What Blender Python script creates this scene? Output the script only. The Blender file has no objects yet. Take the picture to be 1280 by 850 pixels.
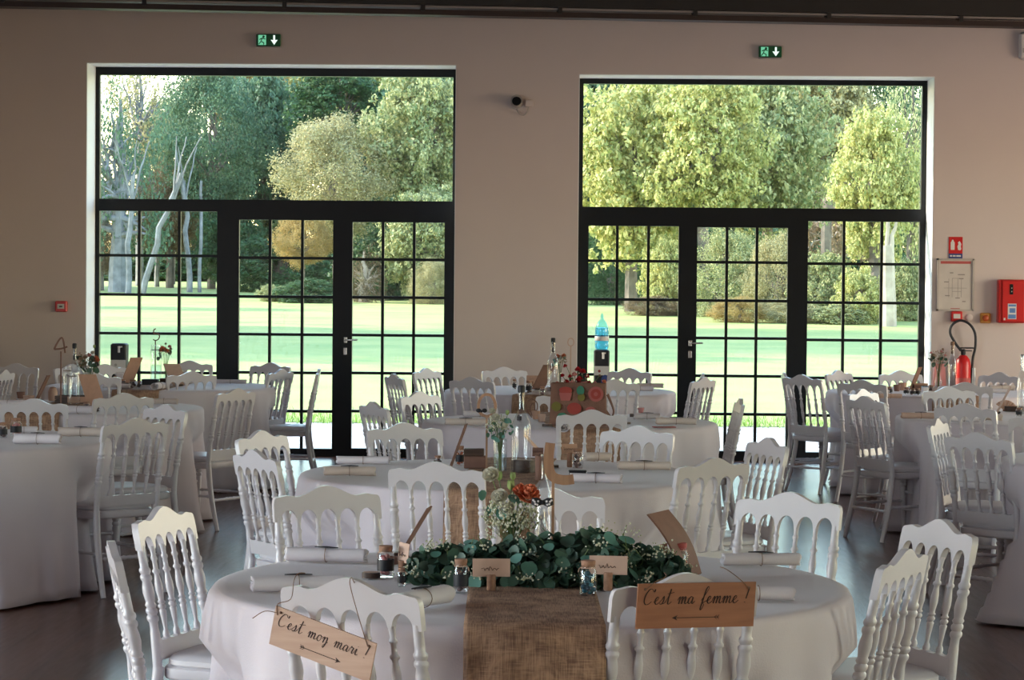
SUN_E, SKY_S = 10.8, 1.0
E_REAR, C_REAR = 120, (1, .74, .56)
E_RIGHT, E_RIGHT2, C_RIGHT = 25, 240, (1, .76, .60)
E_LEFT, C_LEFT = 400, (.68, .80, 1)
EXPO = .2
import bpy, math, random
import numpy as np
from mathutils import Vector, Matrix
R = random.Random(7)
PI = math.pi
sc = bpy.context.scene
col = sc.collection
# ------------------------------------------------------------------ camera
F = 3070.0
CAMH = 1.64
YAW = -math.atan(65 / F)
PITCH = math.atan((425 - 344.5) / F)
ROLL = 0.0085
fw = Vector((math.sin(YAW) * math.cos(PITCH), math.cos(YAW) * math.cos(PITCH), -math.sin(PITCH)))
r0 = Vector((math.cos(YAW), -math.sin(YAW), 0))
u0 = r0.cross(fw)
rt = r0 * math.cos(ROLL) + u0 * math.sin(ROLL)
up = u0 * math.cos(ROLL) - r0 * math.sin(ROLL)
EYE = Vector((0, 0, CAMH))
def ray(px, py): return fw + rt * ((px - 640) / F) - up * ((py - 425) / F)
def onz(px, py, z):
    d = ray(px, py); return EYE + d * ((z - CAMH) / d.z)
def ony(px, py, y):
    d = ray(px, py); return EYE + d * (y / d.y)
def onD(px, py, D): return EYE + ray(px, py) * D
cam = bpy.data.cameras.new('camera'); co = bpy.data.objects.new('camera', cam); col.objects.link(co)
cam.lens = F / 1280 * 36; cam.sensor_width = 36; cam.clip_end = 900
co.matrix_world = Matrix.Translation(EYE) @ Matrix((rt, up, -fw)).transposed().to_4x4()
sc.camera = co
W = 21.6          # inner face of the back wall
# ------------------------------------------------------------------ materials
def newmat(name):
    m = bpy.data.materials.new(name); m.use_nodes = True
    nt = m.node_tree; nt.nodes.clear()
    out = nt.nodes.new('ShaderNodeOutputMaterial'); return m, nt, out
def mat(name, c, rough=.5, metal=0, var=.12, scale=8, bump=0, bscale=60, c2=None, spec=.5, sheen=0, coat=0, island=0, transl=0):
    m, nt, out = newmat(name); N = nt.nodes; L = nt.links
    b = N.new('ShaderNodeBsdfPrincipled')
    b.inputs['Roughness'].default_value = rough; b.inputs['Metallic'].default_value = metal
    b.inputs['Specular IOR Level'].default_value = spec
    b.inputs['Coat Weight'].default_value = coat; b.inputs['Coat Roughness'].default_value = .25
    b.inputs['Sheen Weight'].default_value = sheen
    tc = N.new('ShaderNodeTexCoord'); no = N.new('ShaderNodeTexNoise'); no.inputs['Scale'].default_value = scale
    no.inputs['Detail'].default_value = 4
    L.new(tc.outputs['Object'], no.inputs['Vector'])
    mx = N.new('ShaderNodeMix'); mx.data_type = 'RGBA'
    c2 = c2 or tuple(x * (1 - var) for x in c)
    mx.inputs[6].default_value = (*c, 1); mx.inputs[7].default_value = (*c2, 1)
    fac = no.outputs['Fac']
    if island:
        g = N.new('ShaderNodeNewGeometry'); a = N.new('ShaderNodeMath'); a.operation = 'MULTIPLY_ADD'
        a.inputs[1].default_value = island; L.new(g.outputs['Random Per Island'], a.inputs[0])
        s = N.new('ShaderNodeMath'); s.operation = 'MULTIPLY'; s.inputs[1].default_value = 1 - island
        L.new(no.outputs['Fac'], s.inputs[0]); L.new(s.outputs[0], a.inputs[2]); fac = a.outputs[0]
    mr = N.new('ShaderNodeMapRange'); mr.inputs[1].default_value = .3; mr.inputs[2].default_value = .7
    if island: mr.inputs[1].default_value = .1; mr.inputs[2].default_value = .9
    L.new(fac, mr.inputs[0]); L.new(mr.outputs[0], mx.inputs[0])
    L.new(mx.outputs[2], b.inputs['Base Color'])
    if bump:
        n2 = N.new('ShaderNodeTexNoise'); n2.inputs['Scale'].default_value = bscale; L.new(tc.outputs['Object'], n2.inputs['Vector'])
        bp = N.new('ShaderNodeBump'); bp.inputs['Strength'].default_value = bump; bp.inputs['Distance'].default_value = .01
        L.new(n2.outputs['Fac'], bp.inputs['Height']); L.new(bp.outputs['Normal'], b.inputs['Normal'])
    sh = b.outputs[0]
    if transl:
        t = N.new('ShaderNodeBsdfTranslucent'); L.new(mx.outputs[2], t.inputs['Color'])
        ms = N.new('ShaderNodeMixShader'); ms.inputs[0].default_value = transl
        L.new(sh, ms.inputs[1]); L.new(t.outputs[0], ms.inputs[2]); sh = ms.outputs[0]
    L.new(sh, out.inputs[0]); return m
def glassmat(name, tint=(1, 1, 1), ior=1.5, rough=0.02, extra=0.0):
    m, nt, out = newmat(name); N = nt.nodes; L = nt.links
    t = N.new('ShaderNodeBsdfTransparent'); t.inputs[0].default_value = (*tint, 1)
    g = N.new('ShaderNodeBsdfGlossy'); g.inputs['Roughness'].default_value = rough
    f = N.new('ShaderNodeFresnel'); ge = N.new('ShaderNodeNewGeometry'); mi = N.new('ShaderNodeMix'); mi.data_type = 'FLOAT'
    mi.inputs[2].default_value = ior; mi.inputs[3].default_value = 1 / ior
    L.new(ge.outputs['Backfacing'], mi.inputs[0]); L.new(mi.outputs[0], f.inputs['IOR'])
    ad = N.new('ShaderNodeMath'); ad.operation = 'ADD'; ad.inputs[1].default_value = extra; ad.use_clamp = True
    L.new(f.outputs[0], ad.inputs[0])
    ms = N.new('ShaderNodeMixShader'); L.new(ad.outputs[0], ms.inputs[0]); L.new(t.outputs[0], ms.inputs[1]); L.new(g.outputs[0], ms.inputs[2])
    L.new(ms.outputs[0], out.inputs[0]); return m
def emat(name, c, s):
    m, nt, out = newmat(name); e = nt.nodes.new('ShaderNodeEmission'); e.inputs[0].default_value = (*c, 1); e.inputs[1].default_value = s
    nt.links.new(e.outputs[0], out.inputs[0]); return m
def weave(name, c, c2, scale, rough=.9):
    m, nt, out = newmat(name); N = nt.nodes; L = nt.links
    b = N.new('ShaderNodeBsdfPrincipled'); b.inputs['Roughness'].default_value = rough
    tc = N.new('ShaderNodeTexCoord')
    ws = []
    for ax in ((1, .06, .06), (.06, .06, 1), (.06, 1, .06)):
        mp = N.new('ShaderNodeMapping'); mp.inputs['Scale'].default_value = tuple(q * scale * 6 for q in ax); L.new(tc.outputs['Object'], mp.inputs[0])
        w = N.new('ShaderNodeTexNoise'); w.inputs['Scale'].default_value = 1; w.inputs['Detail'].default_value = 2; L.new(mp.outputs[0], w.inputs['Vector']); ws.append(w)
    a = N.new('ShaderNodeMath'); a.operation = 'ADD'; L.new(ws[0].outputs['Fac'], a.inputs[0])
    mxx = N.new('ShaderNodeMath'); mxx.operation = 'MAXIMUM'; L.new(ws[1].outputs['Fac'], mxx.inputs[0]); L.new(ws[2].outputs['Fac'], mxx.inputs[1])
    L.new(mxx.outputs[0], a.inputs[1])
    no = N.new('ShaderNodeTexNoise'); no.inputs['Scale'].default_value = 14; no.inputs['Detail'].default_value = 6; L.new(tc.outputs['Object'], no.inputs['Vector'])
    ad = N.new('ShaderNodeMath'); ad.operation = 'ADD'; L.new(a.outputs[0], ad.inputs[0]); L.new(no.outputs['Fac'], ad.inputs[1])
    mr = N.new('ShaderNodeMapRange'); mr.inputs[1].default_value = 1.25; mr.inputs[2].default_value = 1.85; L.new(ad.outputs[0], mr.inputs[0])
    mx = N.new('ShaderNodeMix'); mx.data_type = 'RGBA'; mx.inputs[6].default_value = (*c2, 1); mx.inputs[7].default_value = (*c, 1)
    L.new(mr.outputs[0], mx.inputs[0]); L.new(mx.outputs[2], b.inputs['Base Color'])
    bp = N.new('ShaderNodeBump'); bp.inputs['Strength'].default_value = .5; bp.inputs['Distance'].default_value = .003
    L.new(ad.outputs[0], bp.inputs['Height']); L.new(bp.outputs['Normal'], b.inputs['Normal'])
    L.new(b.outputs[0], out.inputs[0]); return m
def woodmat(name, c, c2, rough=.45, ax='X', scale=3):
    m, nt, out = newmat(name); N = nt.nodes; L = nt.links
    b = N.new('ShaderNodeBsdfPrincipled'); b.inputs['Roughness'].default_value = rough
    tc = N.new('ShaderNodeTexCoord'); mp = N.new('ShaderNodeMapping')
    s = [scale * 10] * 3; s['XYZ'.index(ax)] = scale; mp.inputs['Scale'].default_value = s
    no = N.new('ShaderNodeTexNoise'); no.inputs['Scale'].default_value = 2; no.inputs['Detail'].default_value = 6
    L.new(tc.outputs['Object'], mp.inputs[0]); L.new(mp.outputs[0], no.inputs['Vector'])
    mr = N.new('ShaderNodeMapRange'); mr.inputs[1].default_value = .3; mr.inputs[2].default_value = .7; L.new(no.outputs['Fac'], mr.inputs[0])
    mx = N.new('ShaderNodeMix'); mx.data_type = 'RGBA'; mx.inputs[6].default_value = (*c, 1); mx.inputs[7].default_value = (*c2, 1)
    L.new(mr.outputs[0], mx.inputs[0]); L.new(mx.outputs[2], b.inputs['Base Color']); L.new(b.outputs[0], out.inputs[0]); return m
def floormat():
    m, nt, out = newmat('floor_planks'); N = nt.nodes; L = nt.links
    b = N.new('ShaderNodeBsdfPrincipled')
    tc = N.new('ShaderNodeTexCoord'); mp = N.new('ShaderNodeMapping'); mp.inputs['Rotation'].default_value = (0, 0, PI / 2)
    L.new(tc.outputs['Object'], mp.inputs[0])
    br = N.new('ShaderNodeTexBrick'); br.inputs['Scale'].default_value = 1; br.inputs['Brick Width'].default_value = 1.5
    br.inputs['Row Height'].default_value = .24; br.inputs['Mortar Size'].default_value = .006; br.offset = .37
    br.inputs['Color1'].default_value = (.145, .060, .038, 1); br.inputs['Color2'].default_value = (.085, .035, .022, 1)
    br.inputs['Mortar'].default_value = (.02, .012, .01, 1); L.new(mp.outputs[0], br.inputs['Vector'])
    m2 = N.new('ShaderNodeMapping'); m2.inputs['Scale'].default_value = (14, 1.2, 1); L.new(tc.outputs['Object'], m2.inputs[0])
    no = N.new('ShaderNodeTexNoise'); no.inputs['Scale'].default_value = 3; no.inputs['Detail'].default_value = 8; L.new(m2.outputs[0], no.inputs['Vector'])
    mx = N.new('ShaderNodeMix'); mx.data_type = 'RGBA'; mx.blend_type = 'MULTIPLY'; mx.inputs[0].default_value = .6
    cr = N.new('ShaderNodeMapRange'); cr.inputs[1].default_value = .3; cr.inputs[2].default_value = .7; cr.inputs[3].default_value = .55; cr.inputs[4].default_value = 1.3
    L.new(no.outputs['Fac'], cr.inputs[0]); L.new(br.outputs['Color'], mx.inputs[6]); L.new(cr.outputs[0], mx.inputs[7])
    L.new(mx.outputs[2], b.inputs['Base Color'])
    rr = N.new('ShaderNodeMapRange'); rr.inputs[3].default_value = .16; rr.inputs[4].default_value = .30; L.new(no.outputs['Fac'], rr.inputs[0])
    L.new(rr.outputs[0], b.inputs['Roughness'])
    bp = N.new('ShaderNodeBump'); bp.inputs['Strength'].default_value = .25; bp.inputs['Distance'].default_value = .004
    iv = N.new('ShaderNodeMath'); iv.operation = 'SUBTRACT'; iv.inputs[0].default_value = 1; L.new(br.outputs['Fac'], iv.inputs[1])
    L.new(iv.outputs[0], bp.inputs['Height']); L.new(bp.outputs['Normal'], b.inputs['Normal'])
    L.new(b.outputs[0], out.inputs[0]); return m
M = dict(
    wall=mat('wall_paint', (.68, .59, .56), .9, var=.03, scale=2, bump=.05, bscale=90),
    reveal=mat('reveal_paint', (.90, .90, .90), .7, var=.03),
    ceil=mat('ceiling_paint', (.55, .5, .46), .9, var=.05),
    floor=floormat(),
    black=mat('black_frame', (.006, .008, .011), .35, var=.2, spec=.3),
    beam=mat('dark_steel', (.012, .010, .010), .5, var=.3),
    brown=mat('dark_brown_steel', (.03, .014, .011), .5, var=.3),
    rail=mat('grey_rail', (.28, .25, .23), .4, var=.1),
    white=mat('white_lacquer', (.66, .625, .655), .3, var=.04, coat=.2),
    cushion=mat('white_vinyl', (.66, .63, .66), .42, var=.05),
    cloth=mat('white_linen', (.64, .575, .62), .85, var=.05, scale=5, bump=.12, bscale=220, sheen=.2),
    napkin=mat('white_napkin', (.76, .71, .74), .9, var=.06, bump=.15, bscale=300),
    napkin2=mat('beige_napkin', (.68, .58, .52), .9, var=.08, bump=.15, bscale=300),
    burlap=weave('burlap', (.47, .29, .19), (.18, .10, .068), 55),
    kraft=mat('kraft_card', (.52, .31, .22), .8, var=.12, scale=30),
    kraftd=mat('brown_card', (.21, .105, .075), .7, var=.15, scale=30),
    kraftl=mat('pale_kraft', (.62, .42, .33), .8, var=.1, scale=30),
    wood=woodmat('pale_plywood', (.60, .40, .30), (.50, .31, .22)),
    woodr=woodmat('red_plywood', (.40, .17, .095), (.30, .12, .065)),
    woodd=woodmat('dark_wood', (.09, .05, .035), (.035, .02, .015)),
    stick=woodmat('thin_wood', (.44, .26, .16), (.30, .16, .10), ax='Z'),
    ink=mat('dark_ink', (.045, .018, .012), .7),
    cord=mat('brown_cord', (.25, .14, .09), .9, var=.3, scale=100),
    dark=mat('dark_ribbon', (.012, .012, .018), .55, var=.3),
    cork=mat('cork', (.42, .23, .15), .9, var=.3, scale=80),
    glass=glassmat('clear_glass', (.95, .97, .98), 1.42, .03, .07),
    pane=glassmat('window_pane', (.97, .985, .98), 1.5, .0),
    blueglass=glassmat('blue_bottle_plastic', (.55, .84, 1.0), 1.3, .1, .05),
    water=glassmat('water', (.85, .93, .97), 1.33, .0, .02),
    red=mat('red_enamel', (.62, .012, .014), .35, var=.08),
    redp=mat('red_print', (.50, .10, .09), .7),
    pink=mat('pink_paper', (.75, .28, .27), .7, var=.08),
    candy=mat('pink_candy', (.55, .12, .13), .4, c2=(.75, .45, .42), island=1),
    candyb=mat('blue_candy', (.02, .20, .26), .35, c2=(.02, .05, .08), island=1),
    candyd=mat('dark_candy', (.03, .02, .03), .3, c2=(.35, .22, .2), island=1),
    candyo=mat('orange_candy', (.55, .14, .04), .4, c2=(.35, .05, .03), island=1),
    leaf=mat('eucalyptus_leaf', (.085, .175, .125), .45, c2=(.018, .045, .025), island=.8, transl=.15),
    leafp=mat('pale_eucalyptus_leaf', (.17, .38, .33), .5, c2=(.08, .22, .17), island=.8, transl=.1),
    green=mat('stem_green', (.07, .13, .04), .6, c2=(.15, .2, .07)),
    bud=mat('bud_green', (.32, .40, .14), .6, c2=(.16, .26, .08)),
    gyp=mat('gypsophila', (.78, .76, .66), .8, c2=(.32, .34, .18), island=.9),
    rose=mat('cream_petal', (.90, .88, .80), .6, c2=(.62, .60, .50), transl=.2),
    orange=mat('orange_petal', (.80, .28, .14), .6, c2=(.52, .12, .06), island=.6, transl=.2),
    redfl=mat('red_petal', (.62, .02, .03), .5, c2=(.35, .01, .02), island=.7),
    pinkfl=mat('pink_petal', (.72, .35, .33), .6, c2=(.60, .18, .2), island=.7),
    dry=mat('dried_flower', (.45, .30, .20), .9, c2=(.22, .14, .09), island=.8),
    chrome=mat('brushed_metal', (.7, .68, .66), .25, metal=1),
    grey=mat('grey_plastic', (.45, .42, .40), .5), greyl=mat('light_plastic', (.75, .72, .70), .5),
    dkgreen=mat('sign_green', (.01, .14, .05), .4),
    glow=emat('lit_pictogram', (.18, .62, .36), .8), glow2=emat('lit_arrow', (.8, 1.0, .9), 1.1),
    blue=mat('dark_blue', (.03, .06, .25), .4), sky=mat('blue_label', (.12, .25, .55), .5),
    yellow=mat('switch_yellow', (.62, .28, .05), .5), orangeb=mat('switch_orange', (.55, .10, .02), .4),
    paper=mat('plan_paper', (.66, .60, .55), .6), paperl=mat('plan_lines', (.32, .28, .26), .7),
    silver=mat('frame_aluminium', (.55, .50, .46), .4, metal=.3),
    candle=mat('white_wax', (.85, .83, .8), .5),
    bagprint=mat('printed_burlap', (.24, .125, .09), .9, c2=(.17, .085, .06), bump=.3, bscale=200),
    pgreen=mat('print_green', (.04, .20, .13), .8), polive=mat('print_olive', (.17, .15, .03), .8), pred=mat('print_red', (.34, .05, .04), .8), ppink=mat('print_pink', (.40, .11, .10), .8),
)
# ------------------------------------------------------------------ mesh helper
class MB:
    def __init__(s): s.v = []; s.f = []; s.m = []; s.cur = 0
    def add(s, vs, fs, T=None):
        o = len(s.v)
        s.v += [tuple(T @ Vector(p)) for p in vs] if T is not None else [tuple(p) for p in vs]
        s.f += [tuple(i + o for i in f) for f in fs]; s.m += [s.cur] * len(fs); return s
    def box(s, x0, x1, y0, y1, z0, z1, T=None, bev=0):
        if bev:
            b = min(bev, (x1 - x0) * .45, (y1 - y0) * .45, (z1 - z0) * .45); vs = []; fs = []
            rings = []
            for z, i in ((z0, b), (z0 + b, 0), (z1 - b, 0), (z1, b)):
                X0, X1, Y0, Y1 = x0 + i, x1 - i, y0 + i, y1 - i
                c = b * .9
                rings.append([(X0 + c, Y0, z), (X1 - c, Y0, z), (X1, Y0 + c, z), (X1, Y1 - c, z), (X1 - c, Y1, z), (X0 + c, Y1, z), (X0, Y1 - c, z), (X0, Y0 + c, z)])
            for r in rings: vs += r
            for k in range(3):
                for i in range(8):
                    j = (i + 1) % 8; fs.append((k * 8 + i, k * 8 + j, k * 8 + 8 + j, k * 8 + 8 + i))
            fs.append(tuple(range(7, -1, -1))); fs.append(tuple(range(24, 32)))
            return s.add(vs, fs, T)
        return s.add([(x0, y0, z0), (x1, y0, z0), (x1, y1, z0), (x0, y1, z0), (x0, y0, z1), (x1, y0, z1), (x1, y1, z1), (x0, y1, z1)],
                     [(0, 3, 2, 1), (4, 5, 6, 7), (0, 1, 5, 4), (1, 2, 6, 5), (2, 3, 7, 6), (3, 0, 4, 7)], T)
    def lathe(s, prof, n=16, T=None, cap=True, axis=None):
        # prof: (r, z); axis: function z -> (x, y) offset
        vs = []; fs = []
        for r, z in prof:
            ox, oy = axis(z) if axis else (0, 0)
            for i in range(n):
                a = 2 * PI * i / n; vs.append((ox + r * math.cos(a), oy + r * math.sin(a), z))
        for k in range(len(prof) - 1):
            for i in range(n):
                j = (i + 1) % n; fs.append((k * n + i, k * n + j, (k + 1) * n + j, (k + 1) * n + i))
        if cap: fs.append(tuple(range(n - 1, -1, -1))); fs.append(tuple(range((len(prof) - 1) * n, len(prof) * n)))
        return s.add(vs, fs, T)
    def tube(s, pts, rad, n=8, T=None, cap=True):
        pts = [Vector(p) for p in pts]; k = len(pts)
        rads = rad if isinstance(rad, (list, tuple)) else [rad] * k
        vs = []; fs = []; pn = None
        for i, p in enumerate(pts):
            t = (pts[min(i + 1, k - 1)] - pts[max(i - 1, 0)]).normalized()
            if pn is None:
                pn = t.orthogonal().normalized()
            pn = (pn - t * pn.dot(t)); pn = pn.normalized() if pn.length > 1e-6 else t.orthogonal().normalized()
            b = t.cross(pn)
            for j in range(n):
                a = 2 * PI * j / n; vs.append(p + pn * (math.cos(a) * rads[i]) + b * (math.sin(a) * rads[i]))
        for i in range(k - 1):
            for j in range(n):
                q = (j + 1) % n; fs.append((i * n + j, i * n + q, (i + 1) * n + q, (i + 1) * n + j))
        if cap: fs.append(tuple(range(n - 1, -1, -1))); fs.append(tuple(range((k - 1) * n, k * n)))
        return s.add(vs, fs, T)
    def prism(s, poly, y0, y1, T=None):
        # poly in (x, z); extruded along y
        n = len(poly)
        vs = [(x, y0, z) for x, z in poly] + [(x, y1, z) for x, z in poly]
        fs = [tuple(range(n)), tuple(range(2 * n - 1, n - 1, -1))] + [(i, i + n, (i + 1) % n + n, (i + 1) % n) for i in range(n)]
        return s.add(vs, fs, T)
    def strip(s, top, bot, y0, y1, T=None):
        # closed slab between two (x,z) polylines of equal length, from y0 to y1 (y may be a function of z)
        n = len(top); Y = (lambda z, y: y(z) if callable(y) else y)
        vs = []
        for y in (y0, y1):
            for x, z in top: vs.append((x, Y(z, y), z))
            for x, z in bot: vs.append((x, Y(z, y), z))
        fs = []
        for i in range(n - 1):
            fs.append((i, i + 1, n + i + 1, n + i)); fs.append((2 * n + i + 1, 2 * n + i, 3 * n + i, 3 * n + i + 1))
            fs.append((i + 1, i, 2 * n + i, 2 * n + i + 1)); fs.append((n + i, n + i + 1, 3 * n + i + 1, 3 * n + i))
        fs.append((0, n, 3 * n, 2 * n)); fs.append((n - 1, 3 * n - 1, 4 * n - 1, 2 * n - 1)[::1])
        fs = [f[::-1] for f in fs]
        return s.add(vs, fs, T)
    def ball(s, c, r, n=8, m=5, sc=(1, 1, 1), T=None):
        pr = [(max(1e-4, r * math.sin(PI * k / m)), -r * math.cos(PI * k / m)) for k in range(m + 1)]
        t = Matrix.Translation(c) @ Matrix.Diagonal((*sc, 1))
        return s.lathe(pr, n, (T @ t) if T is not None else t, cap=False)
    def build(s, name, mt, parent=None, smooth=True, angle=40, loc=None):
        me = bpy.data.meshes.new(name); me.from_pydata(s.v, [], s.f)
        ms = mt if isinstance(mt, (list, tuple)) else [mt]
        for m in ms: me.materials.append(m)
        if len(ms) > 1: me.polygons.foreach_set('material_index', s.m)
        if smooth:
            me.polygons.foreach_set('use_smooth', [True] * len(me.polygons))
            try: me.set_sharp_from_angle(angle=math.radians(angle))
            except Exception: pass
        me.update()
        o = bpy.data.objects.new(name, me); col.objects.link(o)
        if parent: o.parent = parent
        if loc is not None: o.location = loc
        return o
def tag(o, label=None, cat=None, group=None, kind=None):
    if label: o['label'] = label
    if cat: o['category'] = cat
    if group: o['group'] = group
    if kind: o['kind'] = kind
    return o
def thing(name, label, cat, loc=(0, 0, 0), rz=0, group=None):
    o = bpy.data.objects.new(name, None); col.objects.link(o); o.empty_display_size = .05
    o.location = loc; o.rotation_euler = (0, 0, rz); return tag(o, label, cat, group)
def struct(name, loc=(0, 0, 0)):
    o = bpy.data.objects.new(name, None); col.objects.link(o); o.location = loc; o['kind'] = 'structure'; return o
def kids(o): return [c for c in o.children]
def dup(root, loc, rz, label=None, group=None, scale=None):
    r = root.copy(); col.objects.link(r); r.location = loc; r.rotation_euler = (0, 0, rz)
    if scale: r.scale = scale
    if label: r['label'] = label
    if group: r['group'] = group
    for ch in CH[root.name]:
        c = ch.copy(); col.objects.link(c); c.parent = r
        for g in CH.get(ch.name, []):
            d = g.copy(); col.objects.link(d); d.parent = c
    return r
CH = {}
def reg(root):
    bpy.context.view_layer.update()
    for o in bpy.data.objects:
        if o.parent == root: CH.setdefault(root.name, []).append(o)
    for c in list(CH.get(root.name, [])):
        for o in bpy.data.objects:
            if o.parent == c: CH.setdefault(c.name, []).append(o)
def catmull(pts, k=6):
    out = []; n = len(pts); P = [Vector(p) for p in pts]
    for i in range(n - 1):
        a, b, c, d = P[max(i - 1, 0)], P[i], P[i + 1], P[min(i + 2, n - 1)]
        for j in range(k):
            t = j / k
            out.append(.5 * ((2 * b) + (c - a) * t + (2 * a - 5 * b + 4 * c - d) * t * t + (3 * b - a - 3 * c + d) * t ** 3))
    out.append(P[-1]); return out
# ------------------------------------------------------------------ room shell
XL, XR, YB, ZC = -8.8, 8.8, -5.0, 5.2
DF = .40          # depth of the frames behind the wall face
def wallX(px): return ony(px, 350, W).x
def wallZ(px, py): return ony(px, py, W).z
OP = [(wallX(107), wallX(568.5), wallZ(337, 79.5)), (wallX(721.5), wallX(1165.5), wallZ(945, 94))]
fl = MB().box(XL, XR, YB, W + .62, -.12, 0).build('floor', M['floor'], smooth=False); tag(fl, kind='structure')
ce = MB().box(XL, XR, YB, W + .6, ZC, ZC + .1).build('ceiling', M['ceil'], smooth=False); tag(ce, kind='structure')
w = MB()
xs = [XL - .1, OP[0][0], OP[0][1], OP[1][0], OP[1][1], XR + .1]
WT = .62
for i in (0, 2, 4): w.box(xs[i], xs[i + 1], W, W + WT, 0, ZC)
for (a, b, z) in OP: w.box(a, b, W, W + WT, z, ZC)
wo = w.build('wall_back', M['wall'], smooth=False); tag(wo, kind='structure')
for k, (a, b, z) in enumerate(OP):      # white painted reveals
    rv = MB().box(a, a + .006, W + .002, W + WT + .01, 0, z).box(b - .006, b, W + .002, W + WT + .01, 0, z).box(a, b, W + .002, W + WT + .01, z - .006, z)
    tag(rv.build('trim_%d' % (k + 1), M['reveal'], smooth=False), kind='structure')
def holed(name, fixed, x, a0, a1, holes, vertical_axis):
    m = MB(); cur = a0
    for (h0, h1, z0, z1) in holes + [(a1, a1, 0, 0)]:
        seg = lambda p, q, u, v: (m.box(x - .1, x + .1, p, q, u, v) if vertical_axis == 'x' else m.box(p, q, x - .1, x + .1, u, v))
        if h0 > cur: seg(cur, h0, 0, ZC)
        if h1 > h0:
            if z0 > 0: seg(h0, h1, 0, z0)
            seg(h0, h1, z1, ZC)
        cur = h1
    tag(m.build(name, M['wall'], smooth=False), kind='structure')
HR = [(-2.5, 1.0, 0, 3.2), (3.0, 6.5, 0, 3.2), (9.5, 13, 0, 3.2), (16.6, 20.1, 0, 3.2)]
HL = [(-1.0, 3.0, 0, 3.2), (4.5, 8.5, 0, 3.2)]
HB = []
holed('wall_right', 0, XR + .1, YB, W + .3, HR, 'x')
holed('wall_left', 0, XL - .1, YB, W + .3, HL, 'x')
holed('wall_front', 0, YB - .1, XL - .2, XR + .2, HB, 'y')
# dark roller beam under the ceiling with its hanging rail
A = onz(-60, 6.6, 3.82); B = onz(1340, 34.5, 3.82)
dr = (B - A).normalized(); L_ = (B - A).length
ang = math.atan2(dr.y, dr.x)
TB = Matrix.Translation(A) @ Matrix.Rotation(ang, 4, 'Z')
tag(MB().box(-5.5, L_ + 3.2, 0, .18, -.0, .045, TB).build('trim_3', M['brown'], smooth=False), kind='structure')
tag(MB().box(-5.5, L_ + 3.2, .0, .02, .062, .078, TB).build('trim_4', M['rail'], smooth=False), kind='structure')
mb = MB().box(-5.5, L_ + 3.2, -.02, .5, .085, 1.1, TB)
for i in range(-4, 12):
    q = L_ * (i + .35) / 8.2
    mb.box(q - .018, q + .018, -.012, .10, .03, .1, TB)
tag(mb.build('trim_5', M['beam'], smooth=False), kind='structure')
# ------------------------------------------------------------------ frames
YF = W + DF
FD = .07
def fx(px): return ony(px, 350, YF).x
def fz(px, py): return ony(px, py, YF).z
def panel(root, x0, x1, z0, z1, gx0, gx1, gz0, gz1, mx, mz, yo=0, name='frame'):
    m = MB(); y0, y1 = YF + yo, YF + yo + FD
    m.box(x0, gx0, y0, y1, z0, z1).box(gx1, x1, y0, y1, z0, z1).box(gx0, gx1, y0, y1, z0, gz0).box(gx0, gx1, y0, y1, gz1, z1)
    m.build(name, M['black'], root, smooth=False)
    if mx or mz:
        m = MB()
        for x in mx: m.box(x - .0125, x + .0125, y0 + .012, y1 - .012, gz0, gz1)
        for z in mz: m.box(gx0, gx1, y0 + .016, y1 - .016, z - .0125, z + .0125)
        m.build('glazing_bars', M['black'], root, smooth=False)
    MB().box(gx0 - .01, gx1 + .01, y0 + .03, y0 + .036, gz0 - .01, gz1 + .01).build('pane', M['pane'], root, smooth=False)
def lever(root, x, z, x2, z2):
    h = MB().box(x - .016, x + .016, YF - .02, YF, z - .03, z + .03, bev=.006)
    h.tube([(x, YF - .01, z), (x, YF - .05, z), (x + .02, YF - .055, z), (x + .11, YF - .055, z + .004)], .008, 8)
    h.build('handle', M['chrome'], root)
    k = MB().box(x2 - .016, x2 + .016, YF - .012, YF, z2 - .035, z2 + .035, bev=.006).lathe([(.009, 0), (.009, .006)], 12, Matrix.Translation((x2, YF - .012, z2 + .01)) @ Matrix.Rotation(PI / 2, 4, 'X'))
    k.build('lock_plate', M['chrome'], root)
a, b, z = OP[0]
r = struct('window_1')
panel(r, a + .006, b - .006, fz(343, 257), z - .006, fx(124), b - .045, fz(343, 250), fz(343, 95), [], [])
r = struct('window_2')
panel(r, a + .006, fx(286), .0, fz(343, 257), fx(124), fx(271), fz(197, 561), fz(197, 264), [fx(173.5), fx(223.5)], [fz(197, y) for y in (319.5, 368.5, 417, 466, 514)])
r = struct('door_1')
panel(r, fx(286), fx(427.5), .0, fz(343, 257), fx(298.5), fx(416), fz(357, 560.5), fz(357, 275), [fx(337), fx(377.5)], [fz(357, y) for y in (322.5, 371, 418.2, 466, 514)])
r = struct('door_2')
panel(r, fx(427.5), b - .006, .0, fz(343, 257), fx(440.3), fx(555.3), fz(497, 561), fz(497, 278), [fx(478.2), fx(517.3)], [fz(497, y) for y in (324.5, 372, 419.3, 466.8, 514.6)])
lever(r, fx(432.5), fz(432, 425), fx(432), fz(432, 439))
a, b, z = OP[1]
r = struct('window_3')
panel(r, a + .006, b - .006, fz(945, 267), z - .006, fx(727.3), b - .05, fz(945, 260), fz(945, 106), [], [])
r = struct('door_3')
panel(r, a + .006, fx(860), .0, fz(945, 267), fx(735.3), fx(848), fz(792, 562), fz(792, 282.5), [fx(771.2), fx(810.3)], [fz(792, y) for y in (326.3, 374.5, 421.2, 468.6, 516)])
r = struct('door_4')
panel(r, fx(860), fx(996), .0, fz(945, 267), fx(871), fx(984.3), fz(928, 564), fz(928, 284.5), [fx(908.4), fx(946)], [fz(928, y) for y in (328, 376, 423, 470.3, 518)])
lever(r, fx(863.5), fz(863, 429), fx(863.5), fz(863, 443))
r = struct('window_4')
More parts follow.
